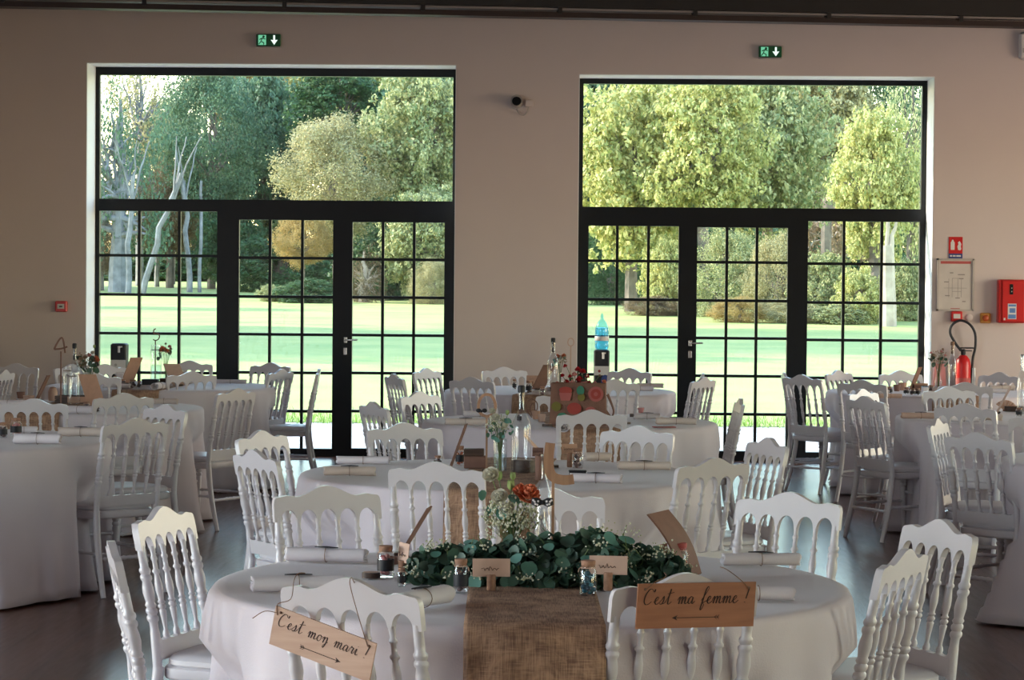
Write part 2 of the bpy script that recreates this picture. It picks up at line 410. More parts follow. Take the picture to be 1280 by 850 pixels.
panel(r, fx(996), b - .006, .0, fz(945, 267), fx(1009.5), fx(1149), fz(1078, 566), fz(1078, 277), [fx(1054.7), fx(1102)], [fz(1078, y) for y in (330, 378.6, 425.5, 473, 520)])
# glazing of the side and rear openings
k = 5
for hs, X, ax in ((HR, XR + .1, 'x'), (HL, XL - .1, 'x'), (HB, YB - .1, 'y')):
    for (p, q, z0, z1) in hs:
        r = struct('window_%d' % k); k += 1
        m = MB(); g = MB()
        n = 3
        for i in range(n + 1):
            c = p + (q - p) * i / n
            c = min(max(c, p + .03), q - .03)
            if ax == 'x': m.box(X - .03, X + .03, c - .03, c + .03, z0, z1)
            else: m.box(c - .03, c + .03, X - .03, X + .03, z0, z1)
        for zz in (z0 + .03, 2.15, z1 - .03):
            if ax == 'x': m.box(X - .031, X + .031, p, q, zz - .03, zz + .03)
            else: m.box(p, q, X - .031, X + .031, zz - .03, zz + .03)
        if ax == 'x': g.box(X - .003, X + .003, p, q, z0, z1)
        else: g.box(p, q, X - .003, X + .003, z0, z1)
        m.build('frame', M['black'], r, smooth=False); g.build('pane', M['pane'], r, smooth=False)
# ------------------------------------------------------------------ things on the back wall
def wp(px, py, off=0.0):
    p = ony(px, py, W); return Vector((p.x, W - off, p.z))
S = 1 / 142.
def exit_sign(px, py, label, sz):
    t = thing('exit_sign', label, 'exit sign', wp(px, py))
    w_, h_ = sz[0] * S / 2, sz[1] * S / 2
    MB().box(-w_, w_, -.035, 0, -h_, h_, bev=.006).build('housing', M['dkgreen'], t)
    MB().box(-w_, w_, -.04, 0, -h_ - .012, -h_ - .001, bev=.003).build('base_strip', M['grey'], t)
    # running man in front of a doorway
    m = MB(); x0, x1 = -w_ * .82, -w_ * .18
    m.box(x0, x1, -.0365, -.035, -h_ * .82, h_ * .82)
    m.build('doorway', M['glow'], t)
    g = MB(); c = (x0 + x1) / 2; y0, y1 = -.038, -.0366
    g.lathe([(.011, 0), (.011, .001)], 10, Matrix.Translation((c + .012, y1, h_ * .55)) @ Matrix.Rotation(PI / 2, 4, 'X'))
    for p_, q_ in (((c, .018), (c - .01, -.012)), ((c, .016), (c + .028, .008)), ((c, .016), (c - .024, .004)), ((c - .01, -.012), (c + .016, -.026)), ((c + .016, -.026), (c + .012, -.042)), ((c - .01, -.012), (c - .03, -.038))):
        g.tube([(p_[0], y1, p_[1]), (q_[0], y1, q_[1])], .0045, 6)
    g.build('running_figure', M['dkgreen'], t)
    m = MB(); c = w_ * .48; h = h_ * .8
    m.prism([(c - .008, h), (c - .008, 0), (c - .03, .002), (c, -h), (c + .03, .002), (c + .008, 0), (c + .008, h)], -.037, -.0355)
    m.build('arrow', M['glow2'], t, smooth=False)
exit_sign(336, 50.5, 'green lit exit sign high above the glass doors nearer the number 4 table', (30.5, 15))
exit_sign(962.5, 65, 'green lit exit sign high above the glass doors nearer the fire extinguisher', (28.5, 14))
t = thing('security_camera', 'small round security camera with looped cable high on the wall between the glass doors', 'security camera', wp(646, 129))
MB().lathe([(.0, -.08), (.042, -.08), (.05, -.07), (.052, 0), (.05, .02)], 20, Matrix.Rotation(PI / 2 - .25, 4, 'X') @ Matrix.Translation((0, 0, .07))).build('body', M['grey'], t)
MB().lathe([(0, 0), (.04, 0), (.04, .01), (.03, .012), (0, .008)], 20, Matrix.Translation((0, -.088, .010)) @ Matrix.Rotation(PI / 2 - .25, 4, 'X')).build('lens', M['black'], t)
MB().lathe([(.045, 0), (.045, .02)], 16, Matrix.Translation((0, 0, -.01)) @ Matrix.Rotation(PI / 2, 4, 'X')).build('mount', M['greyl'], t)
MB().tube(catmull([(0, -.03, -.05), (.02, -.03, -.09), (.06, -.02, -.105), (.095, -.02, -.07), (.105, -.01, -.02)]), .006, 6).build('cable', M['grey'], t)
MB().box(.075, .145, -.03, 0, -.035, .03, bev=.005).build('junction_box', M['wall'], t)
t = thing('fire_call_point', 'red square fire call point on the bare wall beside the white door reveal', 'alarm', wp(77.5, 383))
MB().box(-.052, .052, -.05, 0, -.048, .048, bev=.008).build('housing', M['red'], t)
MB().box(-.03, .03, -.053, -.049, -.02, .022).build('press_plate', M['greyl'], t)
MB().box(-.014, .014, -.055, -.052, -.006, .006).build('mark', M['black'], t)
t = thing('fire_sign', 'small red fire extinguisher sign fixed above the framed evacuation plan', 'sign', wp(1194.5, 309.5))
MB().box(-.06, .06, -.006, 0, -.052, .094).build('panel', M['red'], t)
MB().box(-.06, .06, -.0062, 0, -.094, -.052).build('caption_band', M['blue'], t)
m = MB().prism([(-.044, -.02), (-.044, .045), (-.034, .058), (-.034, .068), (-.02, .068), (-.02, .058), (-.010, .045), (-.010, -.02)], -.008, -.006); m.build('extinguisher_symbol', M['greyl'], t, smooth=False)
m = MB().prism([(.02, -.02), (.014, .01), (.024, .03), (.018, .045), (.032, .058), (.042, .045), (.05, .03), (.044, .01), (.05, -.012), (.04, -.024)], -.008, -.006); m.build('flame_symbol', M['greyl'], t, smooth=False)
m = MB().box(-.05, -.03, -.0075, -.0065, -.08, -.066).box(-.024, .0, -.0075, -.0065, -.08, -.066).box(.006, .046, -.0075, -.0065, -.08, -.066)
m.build('caption', M['greyl'], t, smooth=False)
t = thing('evacuation_plan', 'framed evacuation plan with a red title bar on the wall', 'plan', wp(1194, 356))
w_, h_ = 23 * S, 32.5 * S
m = MB()
for q in ((-w_, w_, -h_, -h_ + .015), (-w_, w_, h_ - .015, h_), (-w_, -w_ + .015, -h_, h_), (w_ - .015, w_, -h_, h_)): m.box(q[0], q[1], -.025, 0, q[2], q[3])
m.build('frame', M['silver'], t, smooth=False)
MB().box(-w_ + .015, w_ - .015, -.014, 0, -h_ + .015, h_ - .015).build('sheet', M['paper'], t, smooth=False)
MB().box(-w_ + .03, w_ - .03, -.0155, -.014, h_ - .045, h_ - .022).build('title_bar', M['redp'], t, smooth=False)
MB().box(-.04, .04, -.0155, -.014, -h_ + .018, -h_ + .024).build('footer_bar', M['redp'], t, smooth=False)
m = MB(); RR = random.Random(3)
for q in ((-.05, -.02, .10), (.02, .08, .085), (.03, .07, .05), (-.10, -.06, .02), (-.09, -.05, -.1), (.0, .04, -.12), (.06, .09, -.15)):
    m.box(q[0], q[1], -.0155, -.014, q[2], q[2] + .009)
for q in ((-.03, .05, .055), (-.03, .05, -.06), (-.1, .1, -.03)): m.box(q[0], q[1], -.0152, -.014, q[2], q[2] + .003)
for x in (-.03, .02, .05, -.06): m.box(x, x + .003, -.0152, -.014, -.11, .055)
m.build('plan_drawing', M['paperl'], t, smooth=False)
t = thing('alarm_box', 'red alarm box directly below the framed evacuation plan', 'alarm', wp(1195, 395.5))
MB().box(-.048, .048, -.05, 0, -.046, .046, bev=.007).build('housing', M['red'], t)
MB().box(-.03, .03, -.053, -.049, -.018, .022).build('press_plate', M['greyl'], t)
t = tag(MB().lathe([(.03, 0), (.03, .012), (.024, .016), (.0, .016)], 20, Matrix.Rotation(PI / 2, 4, 'X')).build('wall_disc', M['wall'], loc=wp(1211.5, 397)), 'plain round wall-coloured disc between the alarm box and the orange switch', 'cover')
t = thing('emergency_switch', 'small square yellow box with an orange button on the wall', 'switch', wp(1231, 397.5))
MB().box(-.045, .045, -.04, 0, -.045, .045, bev=.008).build('housing', M['yellow'], t)
MB().lathe([(.028, 0), (.028, .012), (.02, .02), (0, .022)], 18, Matrix.Translation((0, -.04, 0)) @ Matrix.Rotation(PI / 2, 4, 'X')).build('button', M['orangeb'], t)
t = thing('red_cabinet', 'red metal fire cabinet with a lock and blue and white notice', 'cabinet', wp(1262, 376.5))
MB().box(-.115, .115, -.1, 0, -.19, .19, bev=.008).build('cabinet_body', M['red'], t)
MB().box(-.085, .108, -.112, -.1, -.18, .18, bev=.005).build('door', M['red'], t)
MB().box(-.02, .01, -.118, -.111, .06, .15, bev=.003).build('lock', M['black'], t)
MB().box(-.008, .0, -.122, -.117, .08, .09).box(-.008, .0, -.122, -.117, .11, .12).build('lock_mark', M['silver'], t)
MB().box(-.035, .04, -.1135, -.112, -.155, -.02).build('notice', M['greyl'], t, smooth=False)
MB().box(-.03, .035, -.1142, -.1134, -.15, -.115).box(-.03, .035, -.1142, -.1134, -.045, -.028).box(-.02, .03, -.1142, -.1134, -.1, -.06).build('notice_print', M['sky'], t, smooth=False)
MB().box(-.07, -.055, -.116, -.111, -.165, -.145).build('handle', M['greyl'], t)
t = thing('wall_sensor', 'white sensor box high on the wall at the corner of the beam', 'sensor', wp(1280, 58))
MB().box(-.05, .06, -.06, 0, -.12, .12, bev=.02).build('housing', M['greyl'], t)
MB().box(-.02, .03, -.066, -.058, -.06, -.02).build('sensor_lens', M['grey'], t)
t = thing('fire_extinguisher', 'red fire extinguisher with a big looped black hose hung on the wall', 'fire extinguisher', wp(1201.5, 476))
YO = -.09
T_ = Matrix.Translation((0, YO, -.22))
MB().lathe([(0, 0), (.06, 0), (.066, .02), (.066, .37), (.058, .41), (.035, .44), (.02, .45), (0, .45)], 24, T_).build('cylinder', M['red'], t)
MB().lathe([(.018, .45), (.022, .46), (.022, .49), (.012, .5)], 12, T_).box(-.05, .09, YO - .012, YO + .012, .285, .297).box(-.035, .075, YO - .01, YO + .01, .262, .270).build('valve', M['dark'], t)
MB().tube(catmull([(.0, YO, .255), (-.03, YO, .28), (-.075, YO, .34), (-.115, YO, .42), (-.10, YO, .49), (-.03, YO, .53), (.05, YO, .50), (.10, YO, .42), (.105, YO, .30), (.085, YO, .2), (.075, YO, .05), (.07, YO, -.08)], 8), .0115, 8).build('hose', M['dark'], t)
MB().lathe([(.0672, .10), (.0672, .25)], 24, T_, cap=False).build('label_band', M['redp'], t)
MB().box(-.03, .03, YO + .06, 0, -.02, .02).box(-.07, .07, YO + .045, YO + .07, .08, .11).build('bracket', M['dark'], t)
# ------------------------------------------------------------------ chair
def yb(z): return -.19 - .085 * max(0, (z - .45) / .45) ** 1.15
def slab(m, hw_f, hw_b, y0, y1, prof, n=40, e=5.0, T=None):
    vs = []; fs = []
    for ins, z in prof:
        for i in range(n):
            a = 2 * PI * i / n; c, s_ = math.cos(a), math.sin(a)
            ux = math.copysign(abs(c) ** (2 / e), c); uy = math.copysign(abs(s_) ** (2 / e), s_)
            y = (y0 + y1) / 2 + uy * ((y1 - y0) / 2 - ins)
            f = (y - y0) / (y1 - y0); hw = hw_b + (hw_f - hw_b) * f - ins
            vs.append((ux * hw, y, z))
    for k in range(len(prof) - 1):
        for i in range(n):
            j = (i + 1) % n; fs.append((k * n + i, k * n + j, (k + 1) * n + j, (k + 1) * n + i))
    fs.append(tuple(range(n - 1, -1, -1))); fs.append(tuple(range((len(prof) - 1) * n, len(prof) * n)))
    return m.add(vs, fs, T)
def make_chair():
    t = thing('napoleon_chair', 'x', 'chair')
    wm = M['white']
    m = MB(); slab(m, .205, .19, -.20, .205, [(.012, .388), (.004, .392), (0, .40), (0, .425), (.006, .43)]); m.build('seat_frame', wm, t)
    m = MB(); slab(m, .207, .19, -.185, .215, [(.008, .43), (0, .438), (0, .452), (.010, .462), (.04, .468), (.10, .470)]); m.build('seat_cushion', M['cushion'], t)
    # crest rail with five arches
    n = 121; top = []; bot = []
    for i in range(n):
        x = -.197 + .394 * i / (n - 1); u = abs(x) / .197
        zt = .868 + .036 * (.5 + .5 * math.cos(PI * min(1, u / .58))) ** .9 + .006 * math.exp(-((u - .74) / .12) ** 2)
        if u > .93: zt -= .022 * (1 - math.sqrt(max(0, 1 - ((u - .93) / .07) ** 2)))
        zb = .785
        for c in (-.144, -.072, 0, .072, .144):
            d = abs(x - c) / .0300
            if d < 1: zb = .785 + .040 * math.sqrt(1 - d * d)
        if u > .95: zb = .785 + .0 * u
        top.append((x, zt)); bot.append((x, zb))
    MB().strip(top, bot, lambda z: yb(z) - .011, lambda z: yb(z) + .011).build('top_rail', wm, t, angle=50)
    n = 49; top = []; bot = []
    for i in range(n):
        x = -.185 + .37 * i / (n - 1); u = abs(x) / .185
        zt = .508 + (.03 * ((u - .8) / .2) ** 2 if u > .8 else 0) + .004 * max(0, math.cos((abs(x) - .036) / .072 * 2 * PI))
        top.append((x, zt)); bot.append((x, .448 + .006 * math.cos(x * PI / .37)))
    MB().strip(top, bot, lambda z: yb(z) - .010, lambda z: yb(z) + .010).build('lower_rail', wm, t, angle=50)
    sp = [(.007, .505), (.0105, .512), (.0115, .520), (.009, .529), (.006, .534), (.0065, .545), (.0085, .565), (.0105, .585), (.0115, .593), (.008, .597), (.0125, .603), (.0125, .608), (.008, .613), (.0125, .619), (.008, .625),
          (.0095, .635), (.0125, .655), (.0120, .675), (.0085, .698), (.0080, .705), (.0125, .710), (.0125, .716), (.0075, .721), (.0075, .745), (.0105, .751), (.0105, .756), (.0072, .761), (.0082, .775), (.0105, .792)]
    for x in (-.108, -.036, .036, .108):
        MB().lathe([(r, z) for r, z in sp], 12, axis=lambda z, x=x: (x, yb(z))).build('spindle', wm, t, angle=60)
    st = [(.015, .40), (.0155, .53), (.0135, .545), (.0135, .565), (.0185, .573), (.0185, .582), (.014, .588), (.0185, .596), (.0185, .604), (.014, .610), (.0185, .618), (.014, .626), (.0155, .635), (.0185, .655), (.0175, .672), (.014, .69),
          (.0185, .698), (.0185, .706), (.014, .712), (.0182, .720), (.0182, .727), (.0135, .733), (.0135, .75), (.0128, .80)]
    for s in (-1, 1):
        MB().lathe(st, 14, axis=lambda z, s=s: (s * .181, yb(z))).build('stile', wm, t, angle=60)
        pts = [(s * (.178 + .012 * (1 - z / .45)), -.19 - .085 * (1 - z / .45) ** 1.6, z) for z in [0, .06, .12, .19, .27, .35, .43]]
        MB().tube(pts, [.0135, .0145, .0155, .0165, .0175, .018, .018], 12).build('leg', wm, t)
    fl_ = [(.011, 0), (.014, .01), (.0125, .03), (.0155, .18), (.0185, .30), (.014, .306), (.0205, .314), (.0205, .323), (.015, .33), (.0205, .338), (.0195, .36), (.0195, .40)]
    for s in (-1, 1):
        MB().lathe(fl_, 14, axis=lambda z, s=s: (s * .182, .178 + .012 * (1 - z / .4))).build('leg', wm, t, angle=60)
        bead = lambda L: [(.0075, 0), (.008, .05 * L), (.0125, .08 * L), (.008, .11 * L), (.009, .35 * L), (.0125, .40 * L), (.009, .44 * L), (.0115, .5 * L), (.009, .56 * L), (.0125, .60 * L), (.009, .65 * L), (.008, .89 * L), (.0125, .92 * L), (.008, .95 * L), (.0075, L)]
        def tb(a, b):
            a, b = Vector(a), Vector(b); L = (b - a).length
            return Matrix.Translation(a) @ (b - a).to_track_quat('Z', 'Y').to_matrix().to_4x4(), L
        T_, L = tb((s * .184, -.225, .215), (s * .182, .182, .215)); MB().lathe(bead(L), 10, T_).build('stretcher', wm, t)
    for z in (.16, .27):
        T_, L = tb((-.182, .183, z), (.182, .183, z)); MB().lathe(bead(L), 10, T_).build('stretcher', wm, t)
    T_, L = tb((-.184, -.228, .19), (.184, -.228, .19)); MB().lathe(bead(L), 10, T_).build('stretcher', wm, t)
    return t
TZ = .765
# tables: name -> (px, py of the centre of the top, descriptive phrase, runner front px or None, radius)
TD = {
 'T1': (664, 728.5, 'nearest table', 671, .90),
 'T2': (631, 592, 'second table from the front', 610, .90),
 'T3': (713, 526.5, 'table carrying the printed bag', 738, .88),
 'T4': (700, 488, 'table against the wall between the glass doors', 669, .88),
 'L1': (-81, 549, 'cut-off table at the left edge', None, .90),
 'L2': (79, 508.5, 'table with the number 4', 38, .90),
 'L3': (201, 482, 'table by the left glass doors', 169, .88),
 'R1': (1487, 577, 'cut-off table at the right edge', None, .90),
 'R2': (1299, 522, 'middle table of the right row', None, .90),
 'R3': (1178, 489.5, 'far right table near the fire extinguisher', 1195, .89),
}
TC = {k: onz(v[0], v[1], TZ) for k, v in TD.items()}
# chairs: table, px, py of the crest, turn (deg, extra), label
CHS = [
 ('T1', 436, 722, 4, 'white chair at the nearest table carrying the tilted pale wooden sign'),
 ('T1', 858, 716, -4, 'white chair at the nearest table carrying the reddish wooden arrow sign'),
 ('T1', 1132, 686, -11, 'cream-lit white chair seen obliquely in front of the right end of the nearest table'),
 ('T1', 1178, 649, 0, 'white chair almost edge-on at the right end of the nearest table, farther of the two'),
 ('T1', 988, 615, 0, 'white chair behind the nearest table beyond its rolled napkins, far right side'),
 ('T1', 686, 609, 0, 'white chair behind the nearest table half hidden by the flower vase'),
 ('T1', 407, 607, 0, 'grey-shaded white chair behind the left end of the nearest table'),
 ('T1', 201, 633, -14, 'white chair with its back turned three-quarters at the left of the nearest table'),
 ('T1', 139, 676, 0, 'white chair seen almost edge-on in the near left, frontmost on that side'),
 ('T2', 318, 562, -4, 'bluish-white chair left of the second table from the front, nearer of two'),
 ('T2', 325, 538, 0, 'cream-lit chair left of the second table, behind the bluish-white one'),
 ('T2', 545, 577, 0, 'white chair in front of the second table, its broad back facing us'),
 ('T2', 893, 572, -9, 'brown-shaded white chair at the front right of the second table'),
 ('T2', 962, 547, 0, 'narrow grey-white chair on the right side of the second table'),
 ('T2', 505, 528, 0, 'brownish-shaded chair behind the left part of the second table'),
 ('T2', 798, 532, 0, 'bright white chair behind the right part of the second table'),
 ('T3', 740, 512, 0, 'grey-shaded chair directly in front of the printed bag'),
 ('T3', 523, 489, 0, 'cream chair at the left of the bag table, in front of the glass door'),
 ('T3', 466, 502, 0, 'narrow side-turned chair at the far left of the bag table'),
 ('T3', 926, 498, -7, 'narrow leaning-looking chair at the right of the bag table before the glass door'),
 ('T3', 708, 489, 0, 'chair behind the bag table, mostly hidden by the printed bag'),
 ('T4', 589, 471, 0, 'grey chair at the front left of the table between the glass doors'),
 ('T4', 768, 474, 0, 'cream chair right of the printed bag at the table between the glass doors'),
 ('T4', 630, 458.5, 0, 'white chair against the bare wall between the two glass doors'),
 ('T4', 788, 460, 0, 'white chair right beside the water cooler with the blue bottle'),
 ('T4', 532, 460, 0, 'white chair before the left glass door, its back three-quarters to us'),
 ('T4', 492, 467, 0, 'narrow edge-on white chair beside the left glass door handle side'),
 ('T4', 879, 466.5, -5, 'white chair of the overlapping pair before the right glass door, farther one'),
 ('T4', 880, 471, 0, 'cream-lit chair of the overlapping pair before the right glass door, nearer one'),
 ('L1', 170, 522, -32, 'grey-white chair at the right side of the cut-off left table, seat at its skirt'),
 ('L1', 209, 505, 0, 'narrow chair tucked between the cut-off left table and the number 4 table'),
 ('L2', 42, 498, 0, 'wide-backed chair in front of the number 4 table, leftmost of two'),
 ('L2', 155, 491, 0, 'wide-backed chair in front of the number 4 table, right of two'),
 ('L2', 296, 485, -24, 'tall grey-shaded chair standing side-on right of the number 4 table'),
 ('L2', 118, 466, 0, 'orange-lit chair behind the number 4 table beside its flowers'),
 ('L3', 240, 464, 0, 'cream-shaded chair in front of the table by the left glass doors'),
 ('L3', 352, 461, -22, 'cream chair at the right of the table by the left glass doors, back half turned'),
 ('L3', 399, 461, 0, 'edge-on white chair standing out before the left glass door, feet on shiny floor'),
 ('L3', 339, 453, 0, 'white chair behind the table by the left glass doors, nearest the dark post'),
 ('L3', 237, 450.5, 0, 'white chair behind the table by the left glass doors beside the orange flowers'),
 ('L3', 89, 455, 0, 'white chair near the wall behind the number 4 stick'),
 ('L3', 131, 455, 0, 'small white chair near the left wall edge of the glass doors behind flowers'),
 ('L0', 20, 454, 0, 'bright white chair against the plain wall at the far left'),
 ('L0', 6, 462, 0, 'cream chair cut by the left edge in front of the plain wall'),
 ('R1', 1222, 540, -40, 'grey-white chair at the left of the cut-off right table, tall back facing us'),
 ('R1', 1170, 523, -22, 'narrow chair with a cream-lit crest between the right row tables'),
 ('R2', 1206, 504, 0, 'grey-shaded chair in front of the middle table of the right row'),
 ('R2', 1081, 495, -18, 'grey chair left of the middle right table with its back turned to us'),
 ('R2', 1077, 486, 0, 'cream-lit chair hidden behind two grey chairs in the right row'),
 ('R2', 1185, 483, 0, 'bright cream-lit chair behind the middle table of the right row'),
 ('R2', 1306, 516, 0, 'white chair cut by the right edge beyond the nearest right tablecloth'),
 ('R3', 1077, 474.5, 0, 'tall grey chair at the front left of the far right table'),
 ('R3', 1207, 477.5, 0, 'shaded cream chair in front of the far right table'),
 ('R3', 1002, 468, -25, 'white chair left of the far right table, seat and spindles clearly visible'),
 ('R3', 980, 465.5, 0, 'edge-on white chair just left of the far right row beside the black door post'),
 ('R3', 1047, 462.5, 0, 'white chair behind the far right table in front of the glass panel'),
 ('R3', 1125, 463, 0, 'white chair behind the far right table left of the flower vase'),
 ('R3', 1250, 465, 0, 'white chair behind the far right table against the wall under the red cabinet'),
]
TC['L0'] = onz(-60, 484, TZ)
chair = make_chair(); reg(chair)
push = {k: [] for k in TC}
first = True
for tk, px, py, tw, lab in CHS:
    Pt = onz(px, py, .904); c = TC[tk]
    d = Vector((c.x - Pt.x, c.y - Pt.y, 0)); dist = d.length; d.normalize()
    rz = math.atan2(-d.x, d.y) + math.radians(tw if Pt.x > c.x else -tw) * 1
    dirv = Vector((-math.sin(rz), math.cos(rz), 0))
    loc = Vector((Pt.x, Pt.y, 0)) + dirv * .275
    grp = None
    if first: o = chair; o.location = loc; o.rotation_euler = (0, 0, rz); o['label'] = lab; first = False
    else: o = dup(chair, loc, rz, lab)
    o['group'] = 'white chairs around the tables'
    push[tk].append((math.atan2(loc.y - c.y, loc.x - c.x), Vector((loc.x - c.x, loc.y - c.y)), dirv))
    if tk == 'T1' and px in (436, 858): push.setdefault('signs', []).append((o, loc, rz))
# ------------------------------------------------------------------ tables, cloths, runners
SEED = {'T1': 3, 'T2': 8, 'T3': 11, 'T4': 5, 'L1': 21, 'L2': 9, 'L3': 14, 'R1': 31, 'R2': 17, 'R3': 23}
FLARE, AMP = .06, .055
def run_ang(tk):
    c = TC[tk]
    if TD[tk][3] is None: return None
    D = c.y - TD[tk][4]; tgt = ony(TD[tk][3], 500, D)
    return max(-.6, min(.6, math.atan2(tgt.x - c.x, c.y - D)))
def cloth(tk):
    ra = run_ang(tk)
    c = TC[tk]; rad = TD[tk][4]; rr = random.Random(SEED[tk])
    n = 220; waves = [(rr.choice((7, 9, 11)), rr.random() * 6.28, 1.0), (rr.choice((13, 15, 17)), rr.random() * 6.28, .6), (rr.choice((4, 5)), rr.random() * 6.28, .7), (23, rr.random() * 6.28, .32), (31, rr.random() * 6.28, .22)]
    def fold(a): return sum(w * math.sin(k * a + p) for k, p, w in waves) / 1.7
    prof = [(0, 0), (.3, 0), (.6, 0), (.85, 0), (.96, 0), (.985, -.001), (1, -.006)]
    vs = []; fs = []
    for f, dz in prof:
        if f == 0: vs.append((0, 0, TZ)); continue
        for i in range(n):
            a = 2 * PI * i / n; vs.append((rad * f * math.cos(a), rad * f * math.sin(a), TZ + dz))
    zs = [.745, .72, .68, .62, .56, .50, .44, .38, .30, .22, .14, .07, .012]
    for z in zs:
        t = (TZ - z) / TZ
        for i in range(n):
            a = 2 * PI * i / n
            f = fold(a)
            if ra is not None:
                for q0 in (-PI / 2 + ra, PI / 2 + ra):
                    dd = abs((a - q0 + PI) % (2 * PI) - PI); wq = max(0., min(1, (.36 - dd) / .14)); f *= 1 - .75 * wq * wq * (3 - 2 * wq)
            sharp = (abs(f) ** .8) * (1 if f > 0 else -1)
            r = rad + .006 + FLARE * t + AMP * sharp * t ** .7 * (1 + .5 * t)
            r += .02 * max(0, f) * max(0, t - .85) / .15
            # pushed in where a chair seat stands under the edge
            for (pa, off, dv) in push[tk]:
                ca, sa = math.cos(a), math.sin(a)
                p = Vector((ca * r, sa * r)) - off
                right = Vector((dv.y, -dv.x)); lx = p.dot(right); ly = p.dot(dv.xy)
                if abs(lx) < .30 and -.35 < ly < .24:
                    depth = (.235 - ly) / max(.45, abs(ca * dv.x + sa * dv.y))
                    wx = max(0., min(1, (.30 - abs(lx)) / .09)); wz = max(0., min(1, (.64 - z) / .16))
                    s1 = wx * wx * (3 - 2 * wx); s2 = wz * wz * (3 - 2 * wz)
                    r -= min(depth, .13) * s1 * s2
            vs.append((r * math.cos(a), r * math.sin(a), z))
    rows = len(prof) - 1 + len(zs)
    for i in range(n): fs.append((0, 1 + i, 1 + (i + 1) % n))
    for k in range(rows - 1):
        for i in range(n):
            j = (i + 1) % n; fs.append((1 + k * n + i, 1 + (k + 1) * n + i, 1 + (k + 1) * n + j, 1 + k * n + j))
    m = MB(); m.add(vs, fs)
    o = m.build('tablecloth', M['cloth'], loc=(c.x, c.y, 0), angle=80)
    sd = o.modifiers.new('thickness', 'SOLIDIFY'); sd.thickness = .003; sd.offset = -1
    return o
CL = {'T1': 'white floor-length tablecloth on the nearest round table', 'T2': 'white tablecloth on the second round table from the front',
      'T3': 'cream-lit tablecloth under the printed bag', 'T4': 'tablecloth on the round table between the two glass doors',
      'L1': 'long pinkish-white tablecloth of the table cut by the left edge', 'L2': 'white tablecloth of the number 4 table',
      'L3': 'tablecloth of the round table by the left glass doors', 'R1': 'tablecloth just entering at the right edge behind chairs',
      'R2': 'bluish-white tablecloth of the middle right table', 'R3': 'grey-white tablecloth of the far right table near the extinguisher'}
TL = {k: 'round folding banquet table hidden under ' + v.replace('white ', '', 1)[0:] for k, v in CL.items()}
def base_table(tk):
    c = TC[tk]; rad = TD[tk][4]
    t = thing('banquet_table', ' '.join(('round banquet table beneath the ' + CL[tk]).split()[:15]), 'table', (c.x, c.y, 0))
    MB().lathe([(0, .725), (rad - .03, .725), (rad - .02, .730), (rad - .02, .752), (rad - .03, .757), (0, .757)], 48, cap=False).build('tabletop', M['woodd'], t)
    for sx in (-1, 1):
        for sy in (-1, 1):
            MB().tube([(sx * .30, sy * .25, 0), (sx * .30, sy * .25, .35), (sx * .22, sy * .2, .72)], .014, 8).build('leg', M['black'], t)
    return t
for tk in TD:
    base_table(tk)
    o = cloth(tk); tag(o, CL[tk], 'tablecloth', 'white tablecloths')
RL = {'T1': 'wide burlap runner hanging over the front of the nearest table', 'T2': 'burlap runner on the second table behind the turned spindles',
      'T3': 'brown burlap runner under the printed bag', 'T4': 'brown burlap runner on the table between the glass doors',
      'L2': 'brown burlap runner seen through a chair back on the number 4 table', 'L3': 'narrow-looking brown runner on the table by the left glass doors',
      'R3': 'brown runner on the far right table seen through bright chair arches'}
for tk in RL:
    c = TC[tk]; rad = TD[tk][4]; fpx = TD[tk][3]
    D = c.y - rad
    tgt = ony(fpx, 500, D)
    a = math.atan2(tgt.x - c.x, c.y - D); a = max(-.6, min(.6, a))
    w_ = .177; nx = 25; vs = []; fs = []
    rows = []
    hang_f, hang_b = (.06, .3) if tk == 'T1' else (.40 if tk != 'T2' else .3, .5)
    rr = random.Random(5)
    sec = [('b', z) for z in np.linspace(hang_b, TZ - .02, 6)] + [('t', u) for u in np.linspace(1, -1, 15)] + [('f', z) for z in np.linspace(TZ - .02, hang_f, 14)]
    for kind, q in sec:
        for i in range(nx):
            x = -w_ + 2 * w_ * i / (nx - 1); e = math.sqrt((rad + .004) ** 2 - x * x)
            wav = .0015 * math.sin(x * 60 + q * 9) + .0012 * math.sin(x * 23 + 2)
            if kind == 't': vs.append((x, q * e, TZ + .004 + wav * .6))
            else:
                t_ = (TZ - q) / TZ
                y = e + .014 + (FLARE + AMP * .42) * t_ ** .75 + .008 * math.sin(x * 17 + 1) * t_ + wav
                vs.append((x, y if kind == 'b' else -y, q))
    nr = len(sec)
    for k in range(nr - 1):
        for i in range(nx - 1): fs.append((k * nx + i, k * nx + i + 1, (k + 1) * nx + i + 1, (k + 1) * nx + i))
    m = MB(); m.add(vs, fs); o = m.build('table_runner', M['burlap'], loc=(c.x, c.y, 0), angle=70); o.rotation_euler = (0, 0, a)
    sd = o.modifiers.new('thickness', 'SOLIDIFY'); sd.thickness = .0025; sd.offset = 0
    tag(o, RL[tk], 'table runner', 'burlap table runners')
